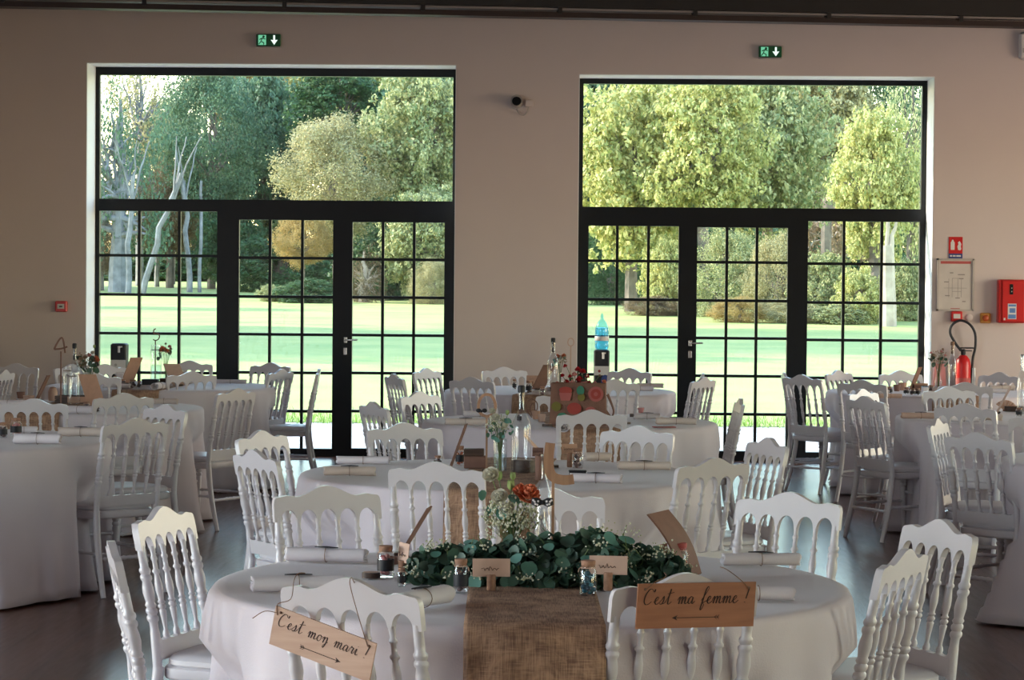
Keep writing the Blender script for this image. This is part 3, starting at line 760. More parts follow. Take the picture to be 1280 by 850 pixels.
# ------------------------------------------------------------------ hanging signs
GL = {
 'C': [[(1.05, 1.75), (.85, 2.1), (.45, 2.05), (.1, 1.3), (.1, .45), (.4, 0), (.8, .05), (1.15, .4)]], 
 "'": [[(.1, 2.1), (.02, 1.7)]],
 'e': [[(0, .3), (.35, .5), (.55, .85), (.38, 1.02), (.18, .75), (.17, .3), (.38, 0), (.62, .08), (.9, .4)]],
 's': [[(0, .3), (.3, .75), (.42, 1.1), (.52, .6), (.42, .1), (.15, 0), (.08, .2)], [(.42, .1), (.65, .1), (.85, .35)]],
 't': [[(0, .3), (.3, 1.1), (.42, 2.1), (.36, 1.0), (.40, .15), (.6, 0), (.9, .35)], [(.05, 1.45), (.45, 1.5), (.95, 1.62)]],
 'm': [[(0, .5), (.2, .98), (.28, .8), (.26, 0)], [(.27, .3), (.45, .85), (.6, 1), (.68, .75), (.66, 0)], [(.67, .3), (.85, .85), (1.0, 1), (1.1, .75), (1.08, .2), (1.25, 0), (1.55, .35)]],
 'n': [[(0, .5), (.2, .98), (.28, .8), (.26, 0)], [(.27, .3), (.45, .85), (.62, 1), (.72, .75), (.70, -.2), (.55, -.75), (.42, -.5), (.7, .0), (.95, .25)]],
 'N': [[(0, .5), (.2, .98), (.28, .8), (.26, 0)], [(.27, .3), (.45, .85), (.62, 1), (.72, .75), (.72, .15), (.9, 0), (1.15, .35)]],
 'o': [[(.55, 1), (.25, .9), (.12, .45), (.25, .05), (.5, .02), (.68, .4), (.6, .9), (.45, .98), (.7, .85), (.95, .85)]],
 'a': [[(.62, .85), (.4, 1.0), (.15, .7), (.12, .2), (.32, 0), (.52, .25), (.66, .9), (.64, .25), (.78, 0), (1.05, .35)]],
 'r': [[(0, .4), (.2, 1.12), (.28, .92), (.55, .92), (.5, .3), (.62, .0), (.88, .35)]],
 'i': [[(0, .4), (.22, 1.0), (.24, .25), (.4, 0), (.62, .2)], [(.30, 1.4), (.31, 1.47)]],
 'u': [[(0, .4), (.2, 1.0), (.2, .25), (.4, 0), (.6, .3), (.7, 1.0), (.7, .25), (.85, 0), (1.1, .35)]],
 'f': [[(0, .4), (.4, 1.3), (.68, 2.1), (.52, 2.35), (.33, 1.9), (.24, .6), (.16, -.7), (.34, -.85), (.5, -.2), (.34, .1), (.8, .4)]],
 '!': [[(.3, 2.1), (.18, .6)], [(.13, .12), (.14, .04)]],
}
ADV = {'C': 1.2, "'": .3, 'e': .82, 's': .78, 't': .8, 'm': 1.45, 'n': .95, 'N': 1.08, 'o': .9, 'a': .98, 'r': .82, 'i': .62, 'u': 1.05, 'f': .75, '!': .4, ' ': .95}
def lettering(m, text, x0, z0, width, h, y, slant=.22):
    tot = sum(ADV[c] for c in text); sx = width / tot; cx = 0
    for c in text:
        for st in GL.get(c, []):
            pts = catmull([(p[0] + cx, p[1], 0) for p in st], 7)
            for k in range(len(pts) - 1):
                a, b = pts[k], pts[k + 1]
                A_ = (x0 + (a.x + slant * a.y) * sx, z0 + a.y * h); B_ = (x0 + (b.x + slant * b.y) * sx, z0 + b.y * h)
                dx, dz = B_[0] - A_[0], B_[1] - A_[1]; L = math.hypot(dx, dz) or 1e-6
                wd = h * (.07 + .11 * max(0, -dz / L))
                nx_, nz_ = -dz / L * wd / 2, dx / L * wd / 2
                if abs(nx_) < h * .03: nx_ = math.copysign(h * .03, nx_ or 1)
                ex, ez = dx * .15, dz * .15
                m.prism([(A_[0] - ex + nx_, A_[1] - ez + nz_), (B_[0] + ex + nx_, B_[1] + ez + nz_), (B_[0] + ex - nx_, B_[1] + ez - nz_), (A_[0] - ex - nx_, A_[1] - ez - nz_)], y, y - .0006)
        cx += ADV[c]
def sign(ch, lx, lz, w_, h_, tilt, text, mt, arrow_dir, label, cords):
    o, loc, rz = ch
    yl = -.300
    p = loc + Vector((math.cos(rz) * lx - math.sin(rz) * yl, math.sin(rz) * lx + math.cos(rz) * yl, lz))
    t = thing('wooden_sign', label, 'sign', p, rz)
    t.rotation_euler = (math.radians(5), 0, rz)
    Tt = Matrix.Rotation(tilt, 4, 'Y')
    m = MB().box(-w_ / 2, w_ / 2, -.0025, .0025, -h_ / 2, h_ / 2, Tt); m.build('board', mt, t, smooth=False)
    m = MB(); lettering(m, text, -w_ * .455, h_ * .04, w_ * .88, h_ * .16, -.0027)
    # arrow
    az = -h_ * .27; s = arrow_dir; ax0, ax1 = -w_ * .2, w_ * .2
    m.prism([(ax0, az + .0008), (ax1, az + .0008), (ax1, az - .0008), (ax0, az - .0008)], -.0027, -.0033)
    tip = ax1 if s > 0 else ax0; tail = ax0 if s > 0 else ax1
    m.prism([(tip, az), (tip - s * .014, az + .0065), (tip - s * .010, az), (tip - s * .014, az - .0065)], -.0027, -.0033)
    for q in (-1, 1):
        for k2 in (0, .006): m.prism([(tail + s * (.006 + k2), az), (tail + s * (k2), az + q * .005), (tail + s * (.0012 + k2), az + q * .0055), (tail + s * (.0072 + k2), az + q * .0005)], -.0027, -.0033)
    me = m.build('lettering', M['ink'], t, smooth=False); me.matrix_local = Tt
    for cp in cords: MB().tube(catmull(cp, 5), .0011, 6).build('cord', M['cord'], t)
    for sx in (-1, 1): MB().ball(Tt @ Vector((sx * w_ * .44, -.004, h_ * .38)), .0035).build('knot', M['cord'], t)
S1, S2 = push['signs']
sign(S1, -.058, .742, .292, .100, math.radians(14.5), "C'est mon mari !", M['wood'], 1, 'pale plywood sign hanging crooked on a chair reading C\'est mon mari',
     [[(-.125, -.004, .062), (-.122, -.004, .09), (-.085, -.002, .105), (-.075, .0, .150), (-.07, .012, .166), (-.06, .028, .165)],
      [(-.125, -.004, .068), (-.16, -.006, .070), (-.195, -.008, .05)],
      [(.130, -.004, .004), (.105, -.002, .08), (.085, .0, .150), (.082, .012, .166), (.08, .028, .15)]])
sign(S2, .016, .826, .318, .113, math.radians(1.0), "C'est ma femme !", M['woodr'], -1, 'reddish wooden sign hanging straight on a chair reading C\'est ma femme',
     [[(-.138, -.004, .043), (-.115, -.003, .062), (-.085, .0, .074), (-.08, .02, .08)], [(.140, -.004, .040), (.11, -.003, .066), (.078, .0, .088), (.07, .02, .09)]])
# ------------------------------------------------------------------ small things on the tables
Z0 = TZ + .0045
def rotz(a): return Matrix.Rotation(a, 4, 'Z')
RN = random.Random(99)
def napkin(px, py, rdeg, label, tone='napkin', L=.25, r=.021, dark=True, grp='rolled napkins on the tables', zz=None):
    p = onz(px, py, (zz or Z0) + r * .6); p.z = (zz or Z0)
    t = thing('rolled_napkin', label, 'napkin', p, math.radians(rdeg), grp)
    nt_ = 2.9; n = 56; m = MB(); vs = []; sl = 1.25
    lens = [-L / 2, -L / 2 + .006, -L * .25, 0, L * .25, L / 2 - .006, L / 2]
    for x in lens:
        sq = 1 - .06 * math.exp(-(x / .03) ** 2)
        for i in range(n + 1):
            u = i / n; a = u * nt_ * 2 * PI + .8; rr = r * (.30 + .62 * min(1, u / .62) + .08 * max(0, (u - .62) / .38)) * sq
            rr *= 1 + .03 * math.sin(x * 40 + a)
            vs.append((x + (.004 * math.sin(a * 3) if abs(x) > L / 2 - .001 else 0), rr * math.cos(a) * sl, r + .0 + rr * math.sin(a) * .98))
    fs = [(k * (n + 1) + i, k * (n + 1) + i + 1, (k + 1) * (n + 1) + i + 1, (k + 1) * (n + 1) + i) for k in range(len(lens) - 1) for i in range(n)]
    m.add(vs, fs); o = m.build('cloth', M[tone], t, angle=80)
    sd = o.modifiers.new('thickness', 'SOLIDIFY'); sd.thickness = .003; sd.offset = -1
    # twine band and dark leaf tucked on top
    pts = [(.0, (r + .001) * sl * math.cos(2 * PI * i / 20), r + (r + .0005) * math.sin(2 * PI * i / 20)) for i in range(21)]
    MB().tube(pts, .0012, 5).build('twine', M['cord'], t)
    if dark:
        m = MB(); N_ = 9; T_ = Matrix.Translation((0, 0, 2 * r - .001)) @ rotz(RN.uniform(-.3, .3))
        top = [(-.038 + .076 * i / N_) for i in range(N_ + 1)]
        vs = []; 
        for x in top:
            h = .010 * math.sin(PI * (x + .038) / .076) ** .7 + .001
            vs += [(x, -h, .001 * math.cos(x * 30)), (x, 0, .003 * math.sin(PI * (x + .038) / .076)), (x, h, .001)]
        fs = [(3 * i + j, 3 * i + j + 1, 3 * i + 4 + j, 3 * i + 3 + j) for i in range(N_) for j in range(2)]
        m.add(vs, fs, T_)
        o = m.build('dark_leaf', M['dark'], t); sd = o.modifiers.new('thickness', 'SOLIDIFY'); sd.thickness = .002
    return t
def place(name, label, cat, px, py, rz=0, z=None, grp=None):
    z = Z0 if z is None else z
    p = onz(px, py, z); return thing(name, label, cat, p, math.radians(rz), grp)
def jar(px, py, label, h=.075, r=.021, fill='candyd', lid='cork', grp='small favour jars'):
    t = place('favour_jar', label, 'jar', px, py, RN.uniform(0, 360), grp=grp)
    MB().lathe([(0, 0), (r * .92, 0), (r, .004), (r, h * .72), (r * .8, h * .82), (r * .78, h * .9), (r * .84, h * .93)], 20, cap=False).build('glass', M['glass'], t)
    m = MB(); g = random.Random(int(px * 7 + py))
    for k in range(16):
        a = g.random() * 6.28; q = r * .58 * math.sqrt(g.random()); m.ball((q * math.cos(a), q * math.sin(a), .009 + h * .62 * k / 16), r * .36, 8, 6, (1, 1, .8))
    m.build('sweets', M[fill], t)
    MB().lathe([(0, h * .86), (r * .74, h * .86), (r * .80, h * .94), (r * .84, h * 1.04), (r * .8, h * 1.06), (0, h * 1.06)], 16).build('lid', M[lid], t)
    m = MB(); m.tube([(r * .85 * math.cos(a * PI / 8), r * .85 * math.sin(a * PI / 8), h * .84) for a in range(17)], .0012, 5)
    m.tube(catmull([(0, -r * .86, h * .84), (.01, -r * .95, h * .80), (.014, -r, h * .7)]), .001, 5).tube(catmull([(0, -r * .86, h * .84), (-.009, -r * .95, h * .78), (-.01, -r, h * .66)]), .001, 5)
    m.build('string', M['kraftl'], t)
    m = MB(); m.lathe([(r * 1.012, h * .22), (r * 1.012, h * .6)], 20, cap=False); m.build('label_band', M['dark'], t) if g.random() < .5 else None
    return t
def pcard(px, py, rz, label, w_=.100, h_=.048, stem=.045, tone='kraftl', grp='handwritten place cards'):
    t = place('place_card', label, 'place card', px, py, rz, grp=grp)
    MB().lathe([(0, 0), (.011, 0), (.0125, .004), (.0125, stem - .012), (.011, stem - .008), (0, stem - .008)], 14).build('cork_holder', M['cork'], t)
    m = MB().box(-w_ / 2, w_ / 2, -.0008, .0008, 0, h_, Matrix.Translation((0, 0, stem - .014)) @ Matrix.Rotation(-.12, 4, 'X')); m.build('card', M[tone], t, smooth=False)
    m = MB(); pts = [(-.028 + .0035 * i, -.0016, .021 + .0055 * math.sin(i * 2.1 + px) * (1 - i / 30) + (.006 if i in (0, 7) else 0)) for i in range(15)]
    m.tube(pts, .0007, 4, Matrix.Translation((0, 0, stem - .014)) @ Matrix.Rotation(-.12, 4, 'X')); m.build('handwriting', M['ink'], t)
    return t
def wood_slice(px, py, label, r=.03, h=.012, rz=0, grp='wood slices'):
    t = place('wood_slice', label, 'wood slice', px, py, rz, grp=grp)
    prof = lambda k: 1 + .04 * math.sin(3 * k) + .03 * math.cos(5 * k)
    m = MB(); m.prism([(r * prof(a) * math.cos(a), r * prof(a) * math.sin(a)) for a in [i * PI / 12 for i in range(24)]], 0, h, Matrix.Rotation(PI / 2, 4, 'X') @ Matrix.Translation((0, 0, 0)))
    for i, v in enumerate(m.v): m.v[i] = (v[0], v[1], h - v[2] if v[2] > 0 else abs(v[2]))
    m.build('bark', M['woodd'], t)
    MB().lathe([(0, h + .0003), (r * .88, h + .0003)], 20, cap=False).build('cut_face', M['kraftl'], t)
    return t
def bottle(px, py, label, h=.30, r=.037, neck=.013, mt='glass', cap='dark', cork=True, grp='clear glass bottles', rz=0):
    t = place('glass_bottle', label, 'bottle', px, py, rz, grp=grp)
    MB().lathe([(0, .003), (r * .9, 0), (r, .008), (r, h * .56), (r * .92, h * .63), (neck * 1.5, h * .74), (neck, h * .80), (neck, h * .96), (neck * 1.15, h * .965), (neck * 1.15, h)], 24, cap=False).build('glass', M[mt], t)
    MB().lathe([(0, .006), (r * .88, .006), (r * .88, .012), (0, .012)], 20).build('base', M['glass'], t)
    if cork: MB().lathe([(0, h * .80), (neck * .85, h * .80), (neck * .85, h), (neck * 1.25, h), (neck * 1.3, h * 1.07), (neck, h * 1.09), (0, h * 1.09)], 14).build('stopper', M[cap], t)
    return t
def carafe(px, py, label, h=.2, r=.035, grp='clear glass carafes', water=True):
    t = place('glass_carafe', label, 'carafe', px, py, 0, grp=grp)
    MB().lathe([(0, .003), (r * .95, 0), (r, .01), (r, h * .8), (r * 1.02, h * .82), (r * .9, h * .85), (r * .9, h)], 24, cap=False).build('glass', M['glass'], t)
    if water: MB().lathe([(0, .008), (r * .93, .008), (r * .93, h * .45), (0, h * .45)], 20).build('water', M['water'], t)
    MB().tube([(r * .93 * math.cos(a * PI / 8), r * .93 * math.sin(a * PI / 8), h * .86) for a in range(17)], .0022, 6).build('rim', M['chrome'], t)
    return t
def petals(m, c, axis, R_, rings, pr, ruffle=0, g=RN):
    axis = Vector(axis).normalized(); q = axis.to_track_quat('Z', 'Y').to_matrix().to_4x4(); T_ = Matrix.Translation(c) @ q
    for k, (n, op, rr_) in enumerate(rings):
        for i in range(n):
            a = 2 * PI * (i + .5 * (k % 2)) / n + g.uniform(-.15, .15); sz = pr * g.uniform(.85, 1.15) * (0.75 + .25 * rr_)
            vs = []
            for u in range(4):
                for v in (-1, 0, 1):
                    w_ = sz * (.35, .55, .52, .3)[u] * v
                    rad = R_ * rr_ * (.25 + .75 * (u / 3) ** .7) * math.sin(op) + (.0 if v == 0 else -.08 * R_)
                    z = R_ * (.2 + .8 * (u / 3)) * math.cos(op) * 1.3 + ruffle * g.uniform(-1, 1) * (u / 3)
                    vs.append((math.cos(a) * rad - math.sin(a) * w_, math.sin(a) * rad + math.cos(a) * w_, z))
            m.add(vs, [(3 * u + j, 3 * u + j + 1, 3 * u + 4 + j, 3 * u + 3 + j) for u in range(3) for j in range(2)], T_)
def rose(m, c, axis, R_): petals(m, c, axis, R_, [(3, .15, .45), (4, .4, .65), (5, .7, .85), (6, 1.05, 1.0)], R_ * 1.05)
def carn(m, c, axis, R_): petals(m, c, axis, R_, [(5, .1, .5), (8, .35, .7), (10, .65, .85), (12, .95, .95), (14, 1.25, 1.0)], R_ * .55, R_ * .12)
def leafset(m, g, n, cf, lr, flat=.6):
    for k in range(n):
        c, out = cf(g); nrm = (out * flat + Vector((g.uniform(-1, 1), g.uniform(-1, 1), g.uniform(-1, 1)))).normalized()
        q = nrm.to_track_quat('Z', 'Y').to_matrix().to_4x4(); r = lr * g.uniform(.65, 1.15); T_ = Matrix.Translation(c) @ q @ rotz(g.uniform(0, 6.28))
        vs = [(0, 0, -r * .12)]; N_ = 9
        for i in range(N_):
            a = 2 * PI * i / N_; e = 1.0 + .18 * math.cos(a); vs.append((r * e * math.cos(a), r * .86 * math.sin(a), r * .10 * (1 + math.cos(2 * a)) * .5))
        m.add(vs, [(0, 1 + i, 1 + (i + 1) % N_) for i in range(N_)], T_)
def bouquet(px, py, z, label, hgt, spread, items, seed, cat='flowers', grp=None, gyps=120, leaves=10, leafmat='leafp', gypmat='gyp', gr=.0035, rose_mat='rose', gcen=None, name='flower_bouquet', lift=0):
    """items: list of (kind, dx, dy, dz, size)"""
    g = random.Random(seed)
    p = onz(px, py, z); t = thing(name, label, cat, p, 0, grp)
    st = MB(); foot = Vector((0, 0, .006))
    for kind, dx, dy, dz, s_ in items:
        st.tube(catmull([foot + Vector((dx * .1, dy * .1, 0)), Vector((dx * .25, dy * .25, dz * .5)), (dx, dy, dz)]), .0016, 5)
        ax = Vector((dx * 3, dy * 3 - .25, .6))
        if kind == 'rose': m = MB(); rose(m, (dx, dy, dz), Vector((dx * 3, dy * 3 - .7, .6)), s_); m.build('rose', M[rose_mat], t, angle=180)
        if kind in ('carn', 'red', 'pinkf', 'dry'):
            m = MB(); carn(m, (dx, dy, dz), ax, s_); m.build({'carn': 'carnation', 'red': 'red_blossom', 'pinkf': 'pink_blossom', 'dry': 'dried_blossom'}[kind], M[{'carn': 'orange', 'red': 'redfl', 'pinkf': 'pinkfl', 'dry': 'dry'}[kind]], t, angle=180)
        if kind == 'bud':
            m = MB()
            for a in range(3):
                T_ = Matrix.Translation((dx, dy, dz)) @ Matrix.Rotation(.25, 4, Vector((math.cos(a * 2.1), math.sin(a * 2.1), 0))); m.lathe([(.001, 0), (s_ * .42, s_ * .5), (s_ * .5, s_), (s_ * .3, s_ * 1.7), (.001, s_ * 2.1)], 8, T_, cap=False)
            m.build('bud', M['bud'], t)
    if gyps:
        m = MB(); gc = gcen or (0, -.01, hgt)
        for k in range(gyps):
            a = g.uniform(0, 2 * PI); b = math.acos(g.uniform(-.75, 1)); rr = spread * g.uniform(.55, 1.05)
            c = Vector((gc[0] + rr * math.sin(b) * math.cos(a), gc[1] + rr * math.sin(b) * math.sin(a) * .7, gc[2] + rr * math.cos(b) * .8))
            m.ball(c, gr * g.uniform(.7, 1.3), 6, 4)
            if k % 4 == 0: st.tube([foot + Vector((0, 0, hgt * .3)), Vector((c.x * .5, c.y * .5, c.z * .75)), c], .0006, 4)
        m.build('filler_blossom', M[gypmat], t)
    if leaves:
        m = MB()
        def cf(g):
            a = g.uniform(0, 2 * PI); rr = spread * g.uniform(.6, 1.1); v = Vector((math.cos(a) * rr, math.sin(a) * rr * .7, hgt + g.uniform(-.06, .03))); return v, Vector((math.cos(a), math.sin(a), .4))
        leafset(m, g, leaves, cf, spread * .28); m.build('foliage', M[leafmat], t)
    st.build('stems', M['green'], t)
    if lift:
        t.location.z -= lift
        for c in t.children: c.location.z += lift
        so_ = [c for c in t.children if c.name.startswith('stems')][0]; so_.location.z = -.012; so_.scale.z = (.2 + lift + .012) / .2
    return t
def vase(px, py, label, prof, grp='glass vases', water=None, mt='glass'):
    t = place('glass_vase', label, 'vase', px, py, 0, grp=grp)
    MB().lathe(prof, 28, cap=False).build('glass', M[mt], t)
    if water:
        r, h = water; MB().lathe([(0, .008), (r, .008), (r, h), (0, h)], 20).build('water', M['water'], t)
    return t
def number(px, py, h, glyph, label, rz=0, cube=True, s=.04, sm='stick', dz=0):
    t = place('table_number', label, 'table number', px, py, rz)
    m = MB().box(-.0045, .0045, -.0025, .0025, .004, h, bev=.001); m.build('stick', M[sm], t)
    if cube: MB().lathe([(0, 0), (.02, 0), (.02, .012), (0, .012)], 16).build('foot', M['woodd'], t)
    G = {'ring': [[(0, 0), (s * .55, s * .3), (s * .72, s), (s * .45, s * 1.7), (0, s * 1.9), (-s * .45, s * 1.7), (-s * .72, s), (-s * .55, s * .3), (0, 0)]],
         '4': [[(s * .5, -.2 * s), (s * .1, s * 1.6), (-s * .75, s * .35), (-s * .5, s * .25), (s * .2, s * .35), (s * .75, s * .55)]],
         '5': [[(s * .1, s * 2.1), (-s * .3, s * 1.9), (-s * .25, s * 1.2), (s * .4, s * 1.2), (s * .8, s * .7), (s * .5, s * .05), (-s * .1, -s * .1), (-s * .4, s * .1)]],
         'y': [[(-s * .15, s * 1.5), (-s * .22, s * .9), (-s * .2, s * .25), (s * .0, -s * .15), (s * .5, -s * .3), (s * 1.0, -s * .25)]]}[glyph]
    m = MB()
    for st in G:
        pts = catmull([(x, 0, z + h) for x, z in st], 6); wd = {'ring': .12, 'y': .24}.get(glyph, .10) * s
        L1 = []; L2 = []
        for i, p in enumerate(pts):
            tn = (pts[min(i + 1, len(pts) - 1)] - pts[max(i - 1, 0)]).normalized(); nn = Vector((-tn.z, 0, tn.x)) * wd
            L1.append((p.x + nn.x, p.z + nn.z)); L2.append((p.x - nn.x, p.z - nn.z))
        m.strip(L1, L2, -.003, .003)
    m.build('numeral', M[sm], t, angle=50)
    return t
def menu(px, py, top_px, top_py, label, wdt=.10, depth_rot=80, tone='kraftd', th=.004, curve=0.0, grp='leaning menu boards', fold=False):
    """board standing on its lower edge at (px,py), leaning so its top reaches (top_px,top_py)"""
    a = onz(px, py, Z0); D = (a - EYE).dot(fw); b = onD(top_px, top_py, D)
    dx = (b - a).dot(r0); dz = b.z - a.z
    t = thing('menu_board', label, 'menu', a, 0, grp)
    m = MB(); n = 9; A_ = math.radians(90 - depth_rot); cx, cy = math.sin(A_), math.cos(A_)
    nrm = Vector((dz, 0, -dx)).normalized() * th / 2
    vs = []
    for i in range(n):
        u = i / (n - 1); k = curve * math.sin(PI * u)
        c = Vector((dx * u, 0, dz * u)) + nrm.normalized() * k
        for sgn in (-1, 1):
            for e in (-.5, .5):
                vs.append((c.x + nrm.x * sgn + e * wdt * cx, e * wdt * cy, c.z + nrm.z * sgn + (th / 2 if u == 0 else 0)))
    fs = []
    for i in range(n - 1):
        o = 4 * i; fs += [(o, o + 1, o + 5, o + 4), (o + 3, o + 2, o + 6, o + 7), (o + 2, o, o + 4, o + 6), (o + 1, o + 3, o + 7, o + 5)]
    fs += [(0, 2, 3, 1), (4 * n - 4, 4 * n - 3, 4 * n - 1, 4 * n - 2)]
    m.add(vs, fs); m.build('board', M[tone], t, angle=30)
    # small wooden foot holding it upright
    MB().box(-.02, .02, -.03, .03, 0, .010, bev=.002).build('foot', M['woodd'], t)
    return t
def cone_cup(px, py, label, h=.06, r=.025, tone='kraft', grp='kraft paper cups', tilt=0):
    t = place('paper_cup', label, 'cup', px, py, 0, grp=grp)
    m = MB().lathe([(0, 0), (r * .75, 0), (r, h), (r * .94, h), (r * .70, .004), (0, .004)], 18, cap=False); m.build('cup', M[tone], t)
    return t
def crate(px, py, label, w_, d_, h_, rz=0, mt='woodd', fmt='kraft'):
    t = place('wooden_crate', label, 'crate', px, py, rz)
    m = MB().box(-w_ / 2, w_ / 2, -d_ / 2, d_ / 2, 0, .008)
    for zz in (.002, h_ * .52):
        hh = h_ * .42
        m.box(-w_ / 2, w_ / 2, -d_ / 2 - .004, -d_ / 2, zz, zz + hh).box(-w_ / 2, w_ / 2, d_ / 2, d_ / 2 + .004, zz, zz + hh)
        m.box(-w_ / 2 - .004, -w_ / 2, -d_ / 2, d_ / 2, zz, zz + hh).box(w_ / 2, w_ / 2 + .004, -d_ / 2, d_ / 2, zz, zz + hh)
    m.build('slatted_box', M[mt], t, smooth=False)
    MB().box(-w_ * .12, w_ * .48, -d_ / 2 - .006, -d_ / 2 - .004, .008, h_ * .85).build('front_label', M[fmt], t, smooth=False)
    return t
def slate(px, py, label, w_, d_, h_=.02, rz=0, tone='dark'):
    t = place('dark_box', label, 'box', px, py, rz)
    MB().box(-w_ / 2, w_ / 2, -d_ / 2, d_ / 2, 0, h_ * .7, bev=.002).build('box_base', M[tone], t); MB().box(-w_ / 2 - .002, w_ / 2 + .002, -d_ / 2 - .002, d_ / 2 + .002, h_ * .7, h_, bev=.002).build('box_lid', M[tone], t)
    return t
# ---- nearest table (T1)
napkin(373, 733, 12, 'rolled white napkin with dark leaf behind the crooked sign on the nearest table', L=.255, r=.023)
napkin(408, 697, -6, 'rolled white napkin with dark leaf at the back left of the nearest table', L=.245, r=.022)
napkin(951, 702, 7, 'rolled white napkin with dark leaf at the back right of the nearest table', L=.235, r=.020)
napkin(948, 745, 5, 'rolled napkin whose spiral end peeks out right of the reddish sign', L=.19, r=.020, dark=False)
napkin(527, 752, 58, 'rolled white napkin lying left of the burlap runner behind the crooked-sign chair', L=.22, r=.026)
jar(482, 721, 'corked jar of pink and dark sweets left of the eucalyptus garland', .085, .024, 'candy')
jar(502, 733, 'tiny glass jar beside the pink sweets jar at the left end of garland', .05, .012, 'candyd')
jar(576, 741, 'small corked jar with dark contents at the left edge of the burlap runner', .088, .021, 'candyd')
jar(735, 744, 'corked jar with turquoise and black sweets on the burlap runner', .090, .024, 'candyb')
jar(849, 722, 'glass jar of orange and red sweets at the right end of garland', .095, .026, 'candyo', 'redp')
pcard(614, 738, 4, 'blush place card on a cork in front of the garland, nearer the dark sweets jar', w_=.104, h_=.050, stem=.052)
pcard(760, 738, -5, 'blush place card on a cork beside the turquoise sweets jar', w_=.106, h_=.052, stem=.058)
pcard(829, 722, 62, 'place card turned edgeways before the orange sweets jar', w_=.075, h_=.056, stem=.055, tone='kraft')
pcard(503, 722, -62, 'pale place card turned edgeways at the left end of the garland', w_=.07, h_=.056, stem=.058)
wood_slice(464, 722, 'small round wood slice near the pink sweets jar on the nearest table', .026, .016)
cone_cup(490, 705, 'small brown cup behind the pink sweets jar at the base of a leaning board', .022, .026, 'kraftd')
menu(501, 694, 537, 634, 'thin dark board leaning outwards at the left end of the garland', .09, 84, 'kraftd', .005)
menu(864, 722, 822, 640, 'broad brown board leaning outwards at the right end of the garland', .16, 66, 'kraftd', .005, curve=.016)
g = random.Random(12)
c1 = onz(684, 728, Z0)
t = thing('eucalyptus_garland', 'thick eucalyptus garland with tiny white blossoms across the nearest table', 'garland', c1)
HWD, DEP, HGT = .405, .17, .125
def gprof(x): 
    u = abs(x) / HWD; return (1 - u ** 4) ** .5 * (1 + .12 * math.sin(x * 13 + 1) + (.22 if x > .1 else 0) * math.exp(-((x - .16) / .1) ** 2))
def cfg(g):
    x = g.uniform(-1, 1) * HWD; a = g.uniform(-.15, PI + .15); k = gprof(x); q = g.uniform(.55, 1.0)
    return Vector((x, -math.cos(a) * DEP * k * q * .8, max(.014, math.sin(a) * HGT * k * q))), Vector((x * .5, -math.cos(a), abs(math.sin(a)) + .2)).normalized()
m = MB(); leafset(m, g, 1500, cfg, .021, .9); m.build('dark_foliage', M['leaf'], t)
def cfg2(g):
    c, o = cfg(g); c = Vector((c.x, c.y * 1.12, c.z * 1.1)); return c, (o + Vector((0, -.5, .2)))
m = MB(); leafset(m, g, 70, cfg2, .024, 2.0); m.build('pale_foliage', M['leafp'], t)
m = MB()
for k in range(64):
    cc, o = cfg(g); cc = Vector((cc.x, cc.y * 1.14 - .012, cc.z * 1.08 + .006))
    for j in range(g.randint(10, 22)):
        m.ball(cc + Vector((g.gauss(0, .014), g.gauss(0, .012), abs(g.gauss(0, .014)))), g.uniform(.0018, .0038), 6, 4)
m.build('filler_blossom', M['gyp'], t)
m = MB()
for k in range(60):
    cc, o = cfg(g); m.tube(catmull([(cc.x * .8, cc.y * .5, cc.z * .4), cc, cc + o * .03 + Vector((g.uniform(-.03, .03), 0, .012))]), .0012, 5)
m.build('twigs', M['green'], t)
vase(640, 712, 'round-bellied glass vase standing in the middle of the garland', [(0, .003), (.036, 0), (.042, .01), (.044, .05), (.040, .075), (.026, .10), (.020, .12), (.019, .17), (.024, .18)], water=(.037, .06))
bouquet(640, 712, Z0 + .004, 'bouquet of cream roses and orange carnation in the vase on nearest table', .195, .085,
        [('rose', -.062, -.01, .272, .030), ('rose', -.035, -.05, .212, .030), ('rose', -.012, -.045, .178, .024), ('carn', .045, -.045, .212, .040), ('carn', .022, -.035, .228, .026), ('bud', -.005, -.02, .235, .016), ('bud', -.04, .0, .262, .014), ('bud', .0, .02, .262, .012)], 5, gyps=420, leaves=8, gcen=(-.005, -.03, .165), gr=.0038)
vase(676, 706, 'second small glass vase with ribbon behind the garland', [(0, .003), (.03, 0), (.032, .01), (.034, .07), (.024, .10), (.016, .13), (.015, .17)], water=(.03, .05))
bottle(679, 703, 'slim clear bottle with a black and white spotted bow in the garland', .33, .026, .008, cork=False)
t = thing('spotted_bow', 'black and white spotted bow hanging on the slim bottle in garland', 'bow', onD(678, 628, 7.02))
m = MB(); m2 = MB()
for s in (-1, 1):
    m.add([(0, 0, .006), (s * .014, -.006, .014), (s * .03, -.004, .013), (s * .032, .0, -.006), (s * .016, -.006, -.013), (0, 0, -.006), (s * .016, -.013, 0)], [(0, 1, 6), (1, 2, 6), (2, 3, 6), (3, 4, 6), (4, 5, 6), (5, 0, 6)])
    for q in ((.012, .004), (.02, -.004), (.026, .007), (.022, .003), (.014, -.006)): m2.ball((s * q[0], -.011, q[1]), .0032, 6, 4, (1, .4, 1))
m.ball((0, -.004, 0), .007); m.build('ribbon', M['dark'], t); m2.build('spots', M['napkin'], t)
number(690.5, 706, .275, 'y', 'wooden table number on a tall stick rising from the garland', s=.062)
